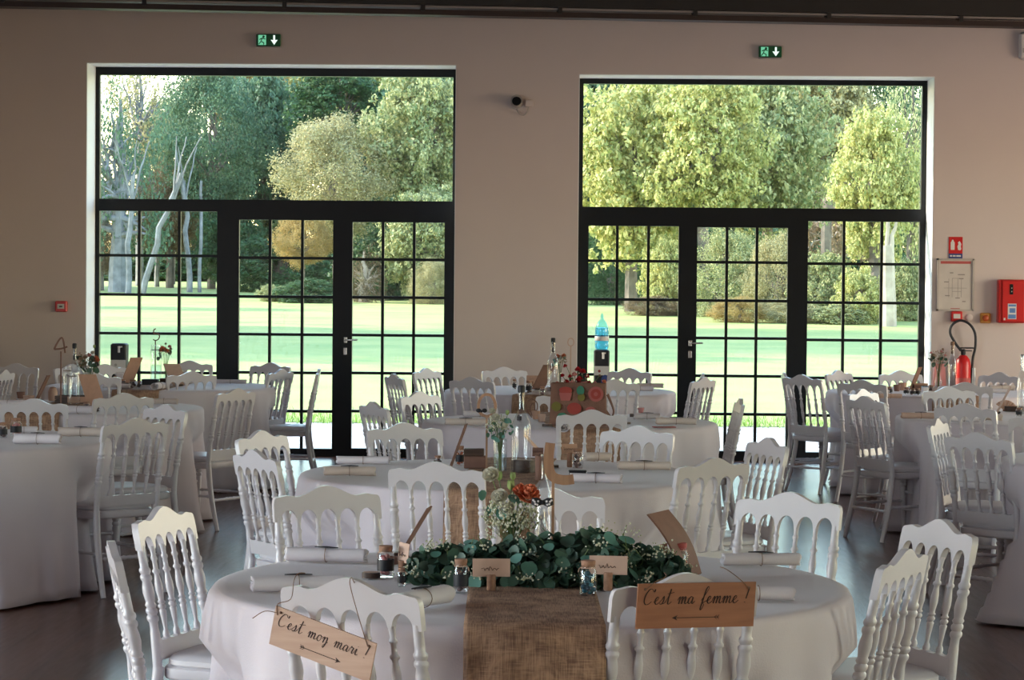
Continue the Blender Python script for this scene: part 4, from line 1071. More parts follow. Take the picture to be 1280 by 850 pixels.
# ---- second table (T2)
napkin(437, 591, 4, 'brownish rolled napkin with dark leaf at the left of the second table', 'napkin2', .22, .021)
napkin(454, 577, 2, 'white rolled napkin without leaf behind the brownish one, second table left', L=.24, r=.019, dark=False)
napkin(805, 584, 2, 'beige rolled napkin with dark leaf at the right of the second table', 'napkin2', .235, .020)
napkin(745, 600, -8, 'white rolled napkin with its spiral end showing on the second table', L=.215, r=.021)
napkin(747, 573, 12, 'cream rolled napkin at the back of the second table beside the black jar', 'napkin2', .12, .022, dark=False)
jar(575, 582, 'corked jar of orange sweets on the left of the second table', .085, .021, 'candyo')
jar(722, 585, 'glass jar of black sweets on the right of the second table', .085, .026, 'candyd')
jar(547, 584, 'small dark jar seen through the chair back at the second table', .05, .018, 'candyd')
jar(570, 604, 'small dark jar with pale fittings in front left part of second table', .04, .018, 'candyd')
t = place('kraft_box', 'stacked brown kraft boxes on the second table left of the flowers', 'box', 594, 585, 0)
MB().box(-.05, .05, -.035, .035, 0, .055, bev=.003).build('lower_box', M['kraftd'], t); MB().box(-.052, .040, -.03, .03, .0555, .088, bev=.003).build('upper_box', M['woodd'], t)
slate(722, 593, 'flat black box between jar and table number on the second table', .075, .05, .018)
wood_slice(656, 590, 'thick dark bark-edged wood slice under the corked bottle on second table', .052, .055)
pcard(712, 584, 20, 'brown place card by the black sweets jar on the second table', w_=.075, h_=.045, stem=.075, tone='kraft')
pcard(672, 586, -10, 'small dark place card near the candle-like brown tube, second table', w_=.05, h_=.04, stem=.07, tone='kraftd')
t = place('pillar_candle', 'short dark brown pillar candle right of the wood slice on second table', 'candle', 674, 600, 0)
MB().lathe([(0, 0), (.017, 0), (.018, .004), (.018, .10), (.016, .104), (0, .1)], 18).build('wax', M['kraftd'], t); MB().tube([(0, 0, .1), (.001, 0, .112)], .0012, 5).build('wick', M['dark'], t)
menu(561, 590, 583, 530, 'thin dark board leaning left of the flowers on the second table', .09, 86, 'kraftd', .005)
menu(693, 584, 655, 543, 'pale thin board leaning right of the corked bottle on the second table', .09, 86, 'kraftl', .005)
bottle(651, 591, 'clear wine-shaped bottle with long dark stopper on the second table', .355, .043, .013)
vase(625, 590, 'cylindrical glass vase on the second table', [(0, .003), (.029, 0), (.03, .01), (.03, .14), (.032, .15)], water=(.028, .08))
bouquet(625, 590, Z0 + .004, 'loose white and green bouquet in the vase on the second table', .20, .055,
        [('rose', -.02, -.02, .235, .024), ('rose', .015, -.02, .20, .022), ('rose', -.035, -.01, .265, .018), ('bud', .03, 0, .25, .012)], 15, gyps=150, leaves=26, gcen=(-.01, -.01, .21))
number(608, 590, .245, 'ring', 'ring-shaped wooden table number on a stick, second table', s=.052)
t = thing('dark_bow', 'small black bow tied on the ring-shaped number stick', 'bow', onz(608, 590, Z0)); t.location = onD(602, 514, (onz(608, 590, Z0) - EYE).dot(fw) - .03)
m = MB()
for s in (-1, 1): m.ball((s * .013, 0, .003), .012, 8, 6, (1, .4, .8))
m.ball((0, -.003, 0), .006); m.build('ribbon', M['dark'], t)
# ---- table with the printed bag (T3)
napkin(582, 529, 1, 'brown rolled napkin with dark leaf at the left of the bag table', 'napkin2', .235, .021)
napkin(600, 519, 4, 'white rolled napkin behind the brown one, left of the bag table', L=.2, r=.02, dark=False)
napkin(845, 528, 2, 'brown rolled napkin with dark leaf at the right end of bag table', 'napkin2', .235, .021)
napkin(809, 522, -4, 'white rolled napkin behind the flat red-brown menu, bag table', L=.16, r=.02)
napkin(706, 536, 85, 'white rolled napkin pointing at us left of the bag', L=.16, r=.026, dark=False)
cone_cup(670, 524, 'brown paper cup with tall twiggy contents left of the printed bag', .05, .026, 'kraft')
cone_cup(677, 527, 'short kraft cup next to the printed bag', .045, .025, 'kraftl')
t = place('wire_heart', 'looped brown twig ornament standing left of the printed bag', 'ornament', 665, 522, 0)
MB().tube(catmull([(0, 0, 0), (-.03, 0, .05), (-.025, 0, .10), (.0, 0, .115), (.03, 0, .09), (.03, 0, .05), (.005, 0, .01), (-.01, .003, .06), (.01, .003, .09), (.02, .003, .04)], 6), .0035, 6).build('twig', M['kraftd'], t)
jar(649, 528, 'tiny dark jar on the bag table near the corked bottle', .06, .014, 'candyd')
wood_slice(684, 533, 'small brown wood slice left of the printed bag base', .03, .015)
t = place('pink_glass', 'small stemmed pink drink glass right of the printed bag', 'glass', 801, 524, 0)
MB().lathe([(0, 0), (.022, 0), (.022, .002), (.003, .005), (.003, .03), (.018, .042), (.024, .075)], 18, cap=False).build('glass', M['glass'], t)
MB().lathe([(0, .036), (.014, .041), (.021, .07), (0, .07)], 16, cap=False).build('drink', M['pink'], t)
t = place('flat_menu', 'flat red-brown menu card lying at the right of the bag table', 'menu', 830, 534, 8)
MB().box(-.065, .065, -.04, .04, 0, .004, bev=.001).build('menu_cover', M['redp'], t)
MB().box(-.05, .05, -.028, .028, .004, .0048).build('menu_sheet', M['kraftd'], t)
wood_slice(782, 530, 'small brown wood slice right of the printed bag base', .03, .012)
wood_slice(793, 521, 'small brown wood slice beneath the pink drink glass side', .03, .02)
# printed bag
pb = onz(723, 531, Z0); t = thing('printed_bag', 'brown burlap gift bag printed with coloured cupcakes and round sweets', 'bag', pb, math.radians(-4))
bw, bh, bd = .165, .245, .14
m = MB()
T1_ = [(-bw, 0), (bw, 0), (bw * .98, bh), (-bw * .97, bh)]
def bagring(z, k): return [(-bw * k, -bd / 2 * k, z), (bw * k, -bd / 2 * k, z), (bw * k, bd / 2 * k, z), (-bw * k, bd / 2 * k, z)]
vs = []; fs = []
zs = [0, .06, .12, .18, bh]
for j, z in enumerate(zs):
    for i in range(24):
        e = i // 6; f = (i % 6) / 6; q = bagring(z, 1 - .01 * j); a, b = Vector(q[e]), Vector(q[(e + 1) % 4]); p = a.lerp(b, f)
        p += Vector((0, .006 * math.sin(i * 2.3 + j * 1.7), 0)) if f else Vector((0, 0, 0)); vs.append(p)
for j in range(4):
    for i in range(24): k2 = (i + 1) % 24; fs.append((j * 24 + i, j * 24 + k2, (j + 1) * 24 + k2, (j + 1) * 24 + i))
fs.append(tuple(range(23, -1, -1))); m.add(vs, fs); o = m.build('bag_body', M['bagprint'], t, angle=30)
sd = o.modifiers.new('thickness', 'SOLIDIFY'); sd.thickness = .003
def disc(cx, cz, r, mt, nm, sq=1, yy=-.0792):
    MB().lathe([(0, 0), (r, 0), (r, .001)], 24, Matrix.Translation((cx, yy, cz)) @ Matrix.Diagonal((1, 1, sq, 1)) @ Matrix.Rotation(PI / 2, 4, 'X'), cap=False).build(nm, M[mt], t)
disc(-.072, .205, .038, 'pred', 'cupcake_print', .55); MB().prism([(-.11, .19), (-.034, .19), (-.046, .145), (-.098, .145)], -.0795, -.078).build('cupcake_print', M['ppink'], t, smooth=False)
disc(.015, .205, .023, 'pgreen', 'sweet_print', 1.2); disc(.02, .165, .022, 'polive', 'sweet_print')
disc(.105, .185, .044, 'ppink', 'sweet_print'); disc(.105, .185, .030, 'pred', 'sweet_print', yy=-.0802); disc(.105, .185, .012, 'ppink', 'sweet_print', yy=-.0812)
disc(-.125, .11, .028, 'polive', 'sweet_print'); disc(-.02, .10, .042, 'pred', 'cupcake_print', .8); disc(.075, .09, .03, 'ppink', 'sweet_print', .7); disc(-.09, .05, .03, 'pgreen', 'sweet_print', .8)
m = MB()
for y in (-.05, .05): m.tube(catmull([(.10, y, .17), (.15, y, .10), (.19, y * .5, .05), (.205, y * .3, .09), (.17, y, .18)], 6), .005, 6)
m.build('handle', M['kraftd'], t)
# red flower arrangement in the bag
bouquet(724, 512, Z0 + .06, 'spray of bright red and pink flowers rising from the printed bag', .17, .085,
        [('red', -.085, 0, .258, .016), ('red', -.10, 0, .20, .016), ('red', -.055, 0, .195, .016), ('red', -.01, 0, .235, .022), ('red', .02, -.02, .225, .022), ('red', .045, 0, .195, .018), ('red', .0, -.03, .175, .026),
         ('red', -.075, -.01, .16, .020), ('red', -.13, -.01, .15, .018), ('red', .055, -.01, .155, .020), ('pinkf', .03, -.02, .155, .024), ('pinkf', -.03, 0, .205, .020), ('pinkf', -.04, -.03, .155, .022), ('pinkf', .09, -.01, .155, .017),
         ('carn', .145, -.01, .165, .018), ('dry', .12, 0, .205, .010), ('red', -.05, -.02, .14, .016), ('red', -.005, .01, .15, .02)], 33, gyps=40, leaves=8, leafmat='leaf', name='flower_arrangement', lift=.052)
# ---- T4
napkin(800, 487, 3, 'white rolled napkin right of the cream chair, table between the glass doors', L=.2, r=.02, dark=False)
napkin(813, 483, -3, 'brownish rolled napkin at the right end of table between glass doors', 'napkin2', .2, .019, dark=False)
jar(661, 491, 'black jar left of the leaning brown board between the glass doors', .085, .024, 'candyd')
jar(643, 487, 'small pale jar at the left, table between the glass doors', .075, .016, 'candyd')
jar(678, 494, 'black and white jar at the foot of the leaning brown board', .06, .022, 'candyd')
slate(701, 489, 'long flat black box under the tall bottle between the glass doors', .16, .1, .028)
menu(672, 487, 687, 456, 'brown board leaning left of the tall bottle between the glass doors', .12, 40, 'kraftd', .006)
pcard(666, 483, 0, 'pinkish place card left of the tall bottle between the glass doors', w_=.10, h_=.05, stem=.05, tone='kraft')
bottle(691, 489, 'tall clear bottle with stopper against the wall between glass doors', .37, .042, .014, grp='clear glass bottles')
vase(700, 487, 'milky glass vase holding small orange flowers between the glass doors', [(0, .003), (.026, 0), (.028, .01), (.025, .06), (.014, .09), (.012, .13)], water=(.022, .05))
bouquet(700, 487, Z0 + .004, 'small bunch of orange and cream flowers beside the tall bottle', .23, .055, [('carn', -.02, -.01, .245, .022), ('carn', .025, -.01, .25, .022), ('rose', 0, 0, .235, .02)], 44, gyps=60, leaves=18, gcen=(0, 0, .23), gypmat='dry')
number(713, 486, .33, 'ring', 'thin ring-shaped table number on a stick between the glass doors', s=.032, sm='kraftl')
# ---- L2
crate(92, 504, 'dark wooden crate under the bottles on the number 4 table', .215, .14, .055)
number(76, 509, .36, '4', 'tall thin wooden number 4 on a stick', s=.055, sm='kraftd')
bottle(93, 506, 'clear wine bottle with dark cap behind carafes on the number 4 table', .37, .037, .012, rz=0)
carafe(84, 500, 'upright clear carafe in the crate on the number 4 table, nearest the stick', .23, .03)
carafe(91, 503, 'front clear carafe in the crate on the number 4 table', .20, .028)
carafe(101, 499, 'bluish clear carafe beside the flowers on the number 4 table', .20, .027)
vase(112, 500, 'narrow glass vase of flowers on the number 4 table', [(0, .003), (.02, 0), (.023, .01), (.023, .08), (.012, .11), (.014, .14)], water=(.02, .06))
bouquet(112, 500, Z0 + .004, 'dried grass and orange flower bouquet on the number 4 table', .26, .085, [('carn', .045, -.02, .265, .030), ('rose', .02, 0, .315, .018), ('pinkf', -.0, -.01, .295, .018), ('dry', -.06, 0, .27, .02), ('dry', -.03, .0, .28, .02), ('bud', .03, 0, .35, .012)], 51, gyps=170, leaves=16, gcen=(-.02, 0, .26), gypmat='dry', leafmat='leaf')
menu(121, 507, 109, 468, 'orange kraft menu standing beside the flowers on number 4 table', .11, 8, 'kraft', .006)
jar(108, 513, 'round black jar in front of the crate on the number 4 table', .05, .022, 'candyd')
jar(120, 515, 'low black jar beside the wide-backed chair on the number 4 table', .035, .026, 'candyd')
napkin(98, 514, -10, 'white rolled napkin with dark spiral end on the number 4 table', L=.2, r=.026, dark=False)
menu(45, 502, 61, 469, 'thin dark board leaning at the left of the number 4 table', .08, 86, 'kraftd', .006)
cone_cup(26, 498, 'reddish-brown cup near the plain wall on the number 4 table', .045, .03, 'kraftd')
cone_cup(36, 500, 'pale brown open cup between leaning board and red cup', .03, .04, 'kraftl')
t = place('dessert_glass', 'rounded peach-coloured paper bag standing behind the number 4 stick', 'paper bag', 66, 501, 0)
MB().lathe([(0, 0), (.028, 0), (.032, .02), (.033, .06), (.024, .085), (.01, .095), (0, .096)], 14).build('bag_body', M['kraftl'], t); MB().tube([(.02 * math.cos(a * PI / 6), .02 * math.sin(a * PI / 6), .088) for a in range(13)], .002, 5).build('tie', M['cord'], t)
napkin(10, 505, 0, 'white rolled napkin at the left edge on the number 4 table', L=.2, r=.02, dark=False)
napkin(205, 503, 0, 'pale rolled napkin at the right end of the number 4 table', 'napkin2', .18, .02, dark=False)
# ---- L1
napkin(47, 551, 0, 'white rolled napkin with dark leaf nearest the skirt of the cut-off left table', L=.235, r=.028)
napkin(101, 542, 2, 'beige rolled napkin with dark leaf at the back of cut-off left table', 'napkin2', .235, .025)
jar(3, 547, 'dark jar cut by the left edge of the picture', .075, .026, 'candyd')
jar(20, 545, 'clear jar with pinkish sweets at the left edge beside a napkin', .09, .03, 'candy')
napkin(30, 539, 12, 'partly hidden white rolled napkin behind the pinkish sweets jar', L=.14, r=.02, dark=False)
# ---- L3
menu(158, 480, 171, 447, 'tall kraft board leaning before the glass doors beside dark jars', .10, 35, 'kraft', .006)
t = place('paper_bag', 'small white paper bag left of the tall leaning kraft board', 'paper bag', 150, 480, 0)
MB().box(-.03, .03, -.02, .02, 0, .085, bev=.006).build('bag_body', M['napkin'], t); MB().box(-.031, .031, -.004, .004, .08, .095).build('bag_top', M['napkin'], t)
jar(166, 485, 'round black jar under the tall leaning kraft board', .06, .028, 'candyd')
jar(145, 480, 'reddish jar with dark foot left of the white paper bag', .06, .022, 'candy')
jar(174, 485, 'small glass jar right of the round black jar by glass doors', .05, .016, 'candyd')
slate(188, 481, 'low black box under the wire-topped carafe by the left glass doors', .12, .08, .045)
slate(206, 480, 'dark box at the foot of the orange flowers by left glass doors', .07, .06, .045, 0, 'woodd')
carafe(195, 478, 'tall clear carafe with metal rim before the left glass doors', .30, .045)
number(194, 476, .33, '5', 'curled wooden table number on a stick behind the tall carafe', s=.042, sm='kraftd')
vase(207, 478, 'glass vase holding an orange carnation by the left glass doors', [(0, .003), (.024, 0), (.026, .01), (.026, .07), (.012, .10), (.014, .14)], water=(.022, .06))
bouquet(207, 478, Z0 + .004, 'orange carnation posy before the glass of the left doors', .24, .06, [('carn', -.02, -.01, .245, .036), ('carn', .01, 0, .235, .026), ('pinkf', .03, 0, .275, .018), ('dry', .0, 0, .30, .012), ('dry', .04, 0, .26, .014)], 61, gyps=40, leaves=14, gcen=(0, 0, .24), leafmat='leaf')
menu(226, 482, 214, 455, 'wide pinkish menu card leaning right of the orange carnation posy', .12, 6, 'kraftl', .006)
napkin(198, 484.3, 80, 'rolled white napkin whose round end faces us by left glass doors', L=.18, r=.028, dark=False)
napkin(146, 483.5, 0, 'flat white rolled napkin at the left of the table by glass doors', L=.2, r=.018, dark=False)
napkin(288, 478, 0, 'white rolled napkin at the right end of the table by glass doors', L=.25, r=.018, dark=False)
jar(154, 481, 'small dark jar between white paper bag and leaning kraft board', .04, .02, 'candyd')
# ---- R1, R2, R3
napkin(1151, 521, 2, 'kraft-coloured rolled napkin with dark leaf at the left of middle right table', 'kraftl', .24, .02)
napkin(1232, 523, 0, 'cream rolled napkin with dark leaf seen through grey chair arches', 'napkin2', .2, .022)
napkin(1205, 524, 0, 'white rolled napkin seen through the grey chair arches', L=.18, r=.024)
t = place('kraft_fan', 'fan-shaped orange kraft paper on the middle right table', 'paper fan', 1256, 514, 0)
m = MB()
for k in range(9):
    a = -.9 + .22 * k; m.add([(0, 0, .002), (.08 * math.sin(a), -.02 + .004 * (k % 2), .075 * math.cos(a)), (.08 * math.sin(a + .2), -.02 + .004 * ((k + 1) % 2), .075 * math.cos(a + .2)), (0, .002, .002)], [(0, 1, 2, 3)])
o = m.build('folded_paper', M['kraft'], t); sd = o.modifiers.new('thickness', 'SOLIDIFY'); sd.thickness = .0015
MB().box(-.012, .012, -.004, .012, 0, .01).build('clip', M['kraftd'], t)
slate(1243, 520, 'flat black box in front of the fan-shaped kraft paper', .06, .05, .02)
wood_slice(1268, 514, 'dark brown bark-edged slice under the slim bottle at the right edge', .07, .035)
jar(1274, 520, 'dark jar before the bark-edged slice at the right edge', .05, .022, 'candyd')
bottle(1277, 517, 'slim clear bottle with metal stopper at the right edge', .355, .03, .012, cap='chrome')
menu(1246, 516, 1263, 483, 'pale thin board leaning near the right edge of the picture', .08, 86, 'kraftl', .005)
vase(1173, 484, 'narrow-necked glass vase with dried flowers on the far right table', [(0, .003), (.028, 0), (.032, .01), (.03, .05), (.014, .10), (.012, .13), (.02, .155)], water=(.026, .045))
bouquet(1173, 484, Z0 + .004, 'pale dried flowers in the narrow-necked vase on far right table', .235, .075, [('dry', -.04, 0, .25, .016), ('pinkf', -.06, 0, .27, .014), ('pinkf', .02, 0, .28, .014), ('dry', .03, 0, .30, .012), ('pinkf', .05, 0, .25, .013), ('dry', 0, 0, .22, .018)], 71, gyps=120, leaves=14, gcen=(0, 0, .24), gypmat='dry', leafmat='leaf')
t = place('gift_bag', 'flared pink paper gift bag behind the dried flower vase', 'gift bag', 1173.5, 482.5, 0)
MB().lathe([(0, 0), (.075, 0), (.066, .1), (.055, .18), (.052, .18), (.06, .1), (.07, .004), (0, .004)], 4, rotz(PI / 4), cap=False).build('bag_body', M['pink'], t, smooth=False)
MB().tube(catmull([(-.03, -.03, .17), (-.02, -.03, .2), (.02, -.03, .2), (.03, -.03, .17)]), .002, 5).build('handle', M['pink'], t)
bottle(1190, 486, 'tall slim clear bottle in front of the fire extinguisher', .345, .036, .013, cap='cord')
t = place('taper_candle', 'white taper candle standing against the wall right of extinguisher', 'candle', 1217, 485, 0)
MB().lathe([(0, 0), (.017, 0), (.015, .02), (.012, .16), (0, .165)], 14).build('wax', M['candle'], t); MB().lathe([(0, 0), (.025, 0), (.025, .006), (.017, .012)], 16, cap=False).build('holder', M['chrome'], t)
menu(1139, 487, 1150, 459, 'brown board leaning left of the dried flower vase', .08, 60, 'kraftd', .006)
t = place('kraft_box', 'low brown kraft box right of the leaning board, far right table', 'box', 1150, 487, 5)
MB().box(-.055, .055, -.03, .03, 0, .045, bev=.003).build('box_base', M['kraftd'], t); MB().box(-.057, .057, -.032, .032, .038, .05, bev=.002).build('box_lid', M['kraft'], t)
cone_cup(1128, 488, 'brown round-topped cup left of the leaning board, far right table', .06, .035, 'kraft')
cone_cup(1121, 489, 'smaller brown cup beside the round-topped one, far right table', .05, .028, 'kraftd')
for (a_, b_, l_) in ((1112, 492, 'black jar farthest left on the far right table'), (1133, 493, 'large black jar below the leaning board on the far right table'), (1141, 494, 'small black jar third from left on the far right table'), (1147, 494, 'small dark jar left of the white box on far right table'), (1164, 490, 'black jar right of the white box on the far right table')):
    jar(a_, b_, l_, .05, .022, 'candyd')
t = place('white_box', 'small white box among black jars on the far right table', 'box', 1156, 491, 10)
MB().box(-.022, .022, -.02, .02, 0, .045, bev=.004).build('box_base', M['napkin'], t); MB().box(-.0225, .0225, -.0205, .0205, .045, .05, bev=.002).build('box_lid', M['blueglass'], t)
napkin(1252, 486, 3, 'cream rolled napkin with dark leaf under the wall-side chair, far right table', 'napkin2', .2, .022)
napkin(1240, 490, 0, 'long white rolled napkin before the cream one on far right table', L=.25, r=.018, dark=False)
napkin(1113, 496, 3, 'kraft-coloured rolled napkin at the left front of far right table', 'kraftl', .16, .018, dark=False)
napkin(1098, 491, 0, 'white rolled napkin behind the tall grey chair, far right table', L=.16, r=.018, dark=False)
# ------------------------------------------------------------------ water coolers
def cooler(px, top_py, D, label, jug):
    p = onD(px, 560, D); p.z = 0
    t = thing('water_cooler', label, 'water cooler', p, 0)
    q = onD(px, top_py, D).z
    w_ = .062
    MB().box(-.066, .066, -.066, .066, 0, q, bev=.012).build('housing', M['dark'], t)
    MB().box(-.064, .064, -.0675, -.066, q - .215, q - .138).build('white_panel', M['greyl'], t)
    MB().lathe([(.045, 0), (.045, .002), (0, .002)], 24, Matrix.Translation((.03, -.0665, q - .262)) @ Matrix.Diagonal((.75, 1, 1.15, 1)) @ Matrix.Rotation(PI / 2, 4, 'X')).build('blue_logo', M['blue'], t)
    MB().lathe([(.012, 0), (.012, .002), (0, .002)], 16, Matrix.Translation((-.02, -.0675, q - .18)) @ Matrix.Rotation(PI / 2, 4, 'X')).build('small_mark', M['pred' if jug else 'grey'], t)
    MB().tube([(.012, -.066, q - .03), (.012, -.10, q - .03), (.012, -.102, q - .075)], .010, 8).box(.0, .034, -.095, -.066, q - .032, q - .022).build('tap', M['greyl'], t)
    if jug:
        j = thing('water_bottle', 'upturned blue water bottle on the cooler before the right glass doors', 'water bottle', (p.x, p.y, q))
        MB().lathe([(0, 0), (.045, 0), (.058, .02), (.060, .05), (.056, .06), (.060, .07), (.060, .12), (.056, .13), (.060, .14), (.055, .19), (.035, .235), (.014, .26), (.012, .29), (.004, .31), (0, .31)], 28, cap=False).build('jug', M['blueglass'], j)
        MB().lathe([(0, .005), (.05, .005), (.055, .04), (.055, .185), (0, .19)], 20, cap=False).build('water', M['blueglass'], j)
        MB().lathe([(.0585, .075), (.0605, .078), (.0605, .112), (.0585, .115)], 24, cap=False).build('label_band', M['greyl'], j)
cooler(751, 437, 20.9, 'black water cooler with white panel carrying the blue bottle', True)
cooler(149, 429, 20.7, 'black water cooler without a bottle before the left glass panel', False)
# ------------------------------------------------------------------ outside: ground
def gz(x, y):
    if y < 30: return -.03
    t = (y - 30)
    base = .0102 * t - .03
    return base + .10 * math.exp(-((y - 78) / 9) ** 2) * (.5 + .5 * math.sin(x * .16 + 1.2)) + .03 * math.sin(x * .11 + y * .05)
def ground(name, y0, y1, x0, x1, ny, nx, mt, off=0):
    vs = []; fs = []
    for j in range(ny + 1):
        for i in range(nx + 1):
            x = x0 + (x1 - x0) * i / nx; y = y0 + (y1 - y0) * (j / ny) ** 1.3; vs.append((x, y, gz(x, y) + off))
    for j in range(ny):
        for i in range(nx): a = j * (nx + 1) + i; fs.append((a, a + 1, a + nx + 2, a + nx + 1))
    m = MB(); m.add(vs, fs); o = m.build(name, mt, angle=180); return tag(o, kind='structure')
lawnm = mat('lawn_grass', (.33, .34, .10), .9, c2=(.20, .27, .065), scale=.5, bump=.6, bscale=25)
gravm = mat('gravel', (.50, .48, .46), .9, c2=(.2, .19, .18), scale=9, bump=.5, bscale=18)
def edged_lawn():
    ground('lawn', 27.5, 260, -170, 170, 120, 80, lawnm)
edged_lawn()
ground('gravel_path', W + .62, 27.6, -40, 40, 4, 20, gravm, .0)
# tufts along the near edge of the lawn
g = random.Random(4); m = MB()
for k in range(5200):
    x = g.uniform(-3.5, 9.5); y = 27.3 + abs(g.gauss(0, 1.0)); h = g.uniform(.03, .10); a = g.uniform(0, 3.14); w_ = .006
    z = gz(x, y); l = g.uniform(-.03, .03)
    m.add([(x - w_ * math.cos(a), y - w_ * math.sin(a), z), (x + w_ * math.cos(a), y + w_ * math.sin(a), z), (x + l, y + l, z + h)], [(0, 1, 2)])
o = m.build('grass_tufts', mat('grass_blades', (.26, .40, .08), .7, c2=(.12, .25, .04), island=.9, transl=.3), smooth=False)
tag(o, 'short grass tufts where the lawn meets the pale gravel', 'grass', kind='stuff')
# ------------------------------------------------------------------ trees
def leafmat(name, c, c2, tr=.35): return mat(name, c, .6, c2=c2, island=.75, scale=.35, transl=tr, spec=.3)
LM = dict(
    lime=leafmat('leaf_lime', (.72, .66, .30), (.24, .30, .09)),
    mid=leafmat('leaf_mid', (.56, .54, .28), (.15, .22, .09)),
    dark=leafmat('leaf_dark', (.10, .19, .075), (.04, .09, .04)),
    blue=leafmat('leaf_bluegreen', (.18, .27, .15), (.07, .14, .09)),
    straw=leafmat('leaf_straw', (.50, .44, .24), (.27, .27, .14)),
    gold=leafmat('leaf_gold', (.52, .36, .13), (.30, .24, .10)),
    brown=leafmat('leaf_brown', (.28, .20, .12), (.14, .11, .06)),
)
barkm = mat('bark', (.22, .18, .15), .9, c2=(.09, .075, .065), scale=3, bump=.5, bscale=10)
barkp = mat('pale_bark', (.50, .42, .34), .9, c2=(.30, .24, .19), scale=3, bump=.4, bscale=10)
barkb = mat('grey_bark', (.30, .30, .32), .9, c2=(.14, .14, .15), scale=3, bump=.4, bscale=10)
def crown_mesh(name, seed, K, NL, ls, Rx=5., Rz=5., cr=(1.0, 1.9), shell=.62, up=.0, wisp=0):
    rg = np.random.default_rng(seed)
    d = rg.normal(size=(K, 3)); d /= np.linalg.norm(d, axis=1)[:, None]
    rad = shell + (1 - shell) * rg.random(K) ** .6
    env = np.array([Rx - cr[0], Rx - cr[0], Rz - cr[0]]) * rg.uniform(.86, 1.12, (K, 1))
    cc = d * rad[:, None] * env
    crs = rg.uniform(cr[0], cr[1], K)
    S_ = 22
    su = rg.normal(size=(K * S_, 3)); su /= np.linalg.norm(su, axis=1)[:, None]
    sc_ = np.repeat(cc, S_, 0) + su * np.repeat(crs, S_)[:, None] * rg.uniform(.55, 1.0, (K * S_, 1)) * np.array([1, 1, .85])
    sr = rg.uniform(.22, .50, K * S_)
    idx = rg.integers(0, K * S_, NL)
    u = rg.normal(size=(NL, 3)); u /= np.linalg.norm(u, axis=1)[:, None]
    P = sc_[idx] + u * (sr[idx] * (.45 + .6 * rg.random(NL)))[:, None]
    u = u * .55 + su[idx] * .6
    if wisp: P += rg.normal(size=(NL, 3)) * wisp * np.array([.6, .6, 1.2])
    nrm = u * .8 + rg.normal(size=(NL, 3)) * .55 + np.array([0, 0, .25]); nrm /= np.linalg.norm(nrm, axis=1)[:, None]
    t = np.cross(nrm, rg.normal(size=(NL, 3))); t /= np.linalg.norm(t, axis=1)[:, None]
    b = np.cross(nrm, t)
    s = (ls * rg.uniform(.6, 1.25, NL))[:, None]
    V = np.stack([P - t * s, P - b * s * .55, P + t * s, P + b * s * .55], 1).reshape(-1, 3)
    me = bpy.data.meshes.new(name); me.vertices.add(NL * 4); me.vertices.foreach_set('co', V.ravel())
    me.loops.add(NL * 4); me.loops.foreach_set('vertex_index', np.arange(NL * 4)); me.polygons.add(NL)
    me.polygons.foreach_set('loop_start', np.arange(NL) * 4); me.polygons.foreach_set('loop_total', np.full(NL, 4))
    me.update(calc_edges=True); me.materials.append(None)
    return me, cc
CRN = {}
for nm, args in dict(
    round1=(1, 74, 30000, .165), round2=(2, 62, 30000, .165), round3=(3, 90, 30000, .165)).items():
    CRN[nm] = crown_mesh('crown_' + nm, *args)
CRN['fine'] = crown_mesh('crown_fine', 4, 80, 40000, .10, cr=(.8, 1.5), wisp=.22)
CRN['sparse'] = crown_mesh('crown_sparse', 5, 46, 5200, .13, cr=(.6, 1.3), shell=.3, wisp=.3)
def limb(m, a, b, r1, r2, g, wob=.06, n=6):
    a, b = Vector(a), Vector(b); L = (b - a).length
    pts = [a.lerp(b, i / n) + Vector((g.gauss(0, wob), g.gauss(0, wob), 0)) * L * .25 * math.sin(PI * i / n) for i in range(n + 1)]
    pts = [p + Vector((0, 0, L * .06 * math.sin(PI * i / n))) for i, p in enumerate(pts)]
    m.tube(pts, [r1 + (r2 - r1) * i / n for i in range(n + 1)], 7, cap=False); return pts
TRN = [0]
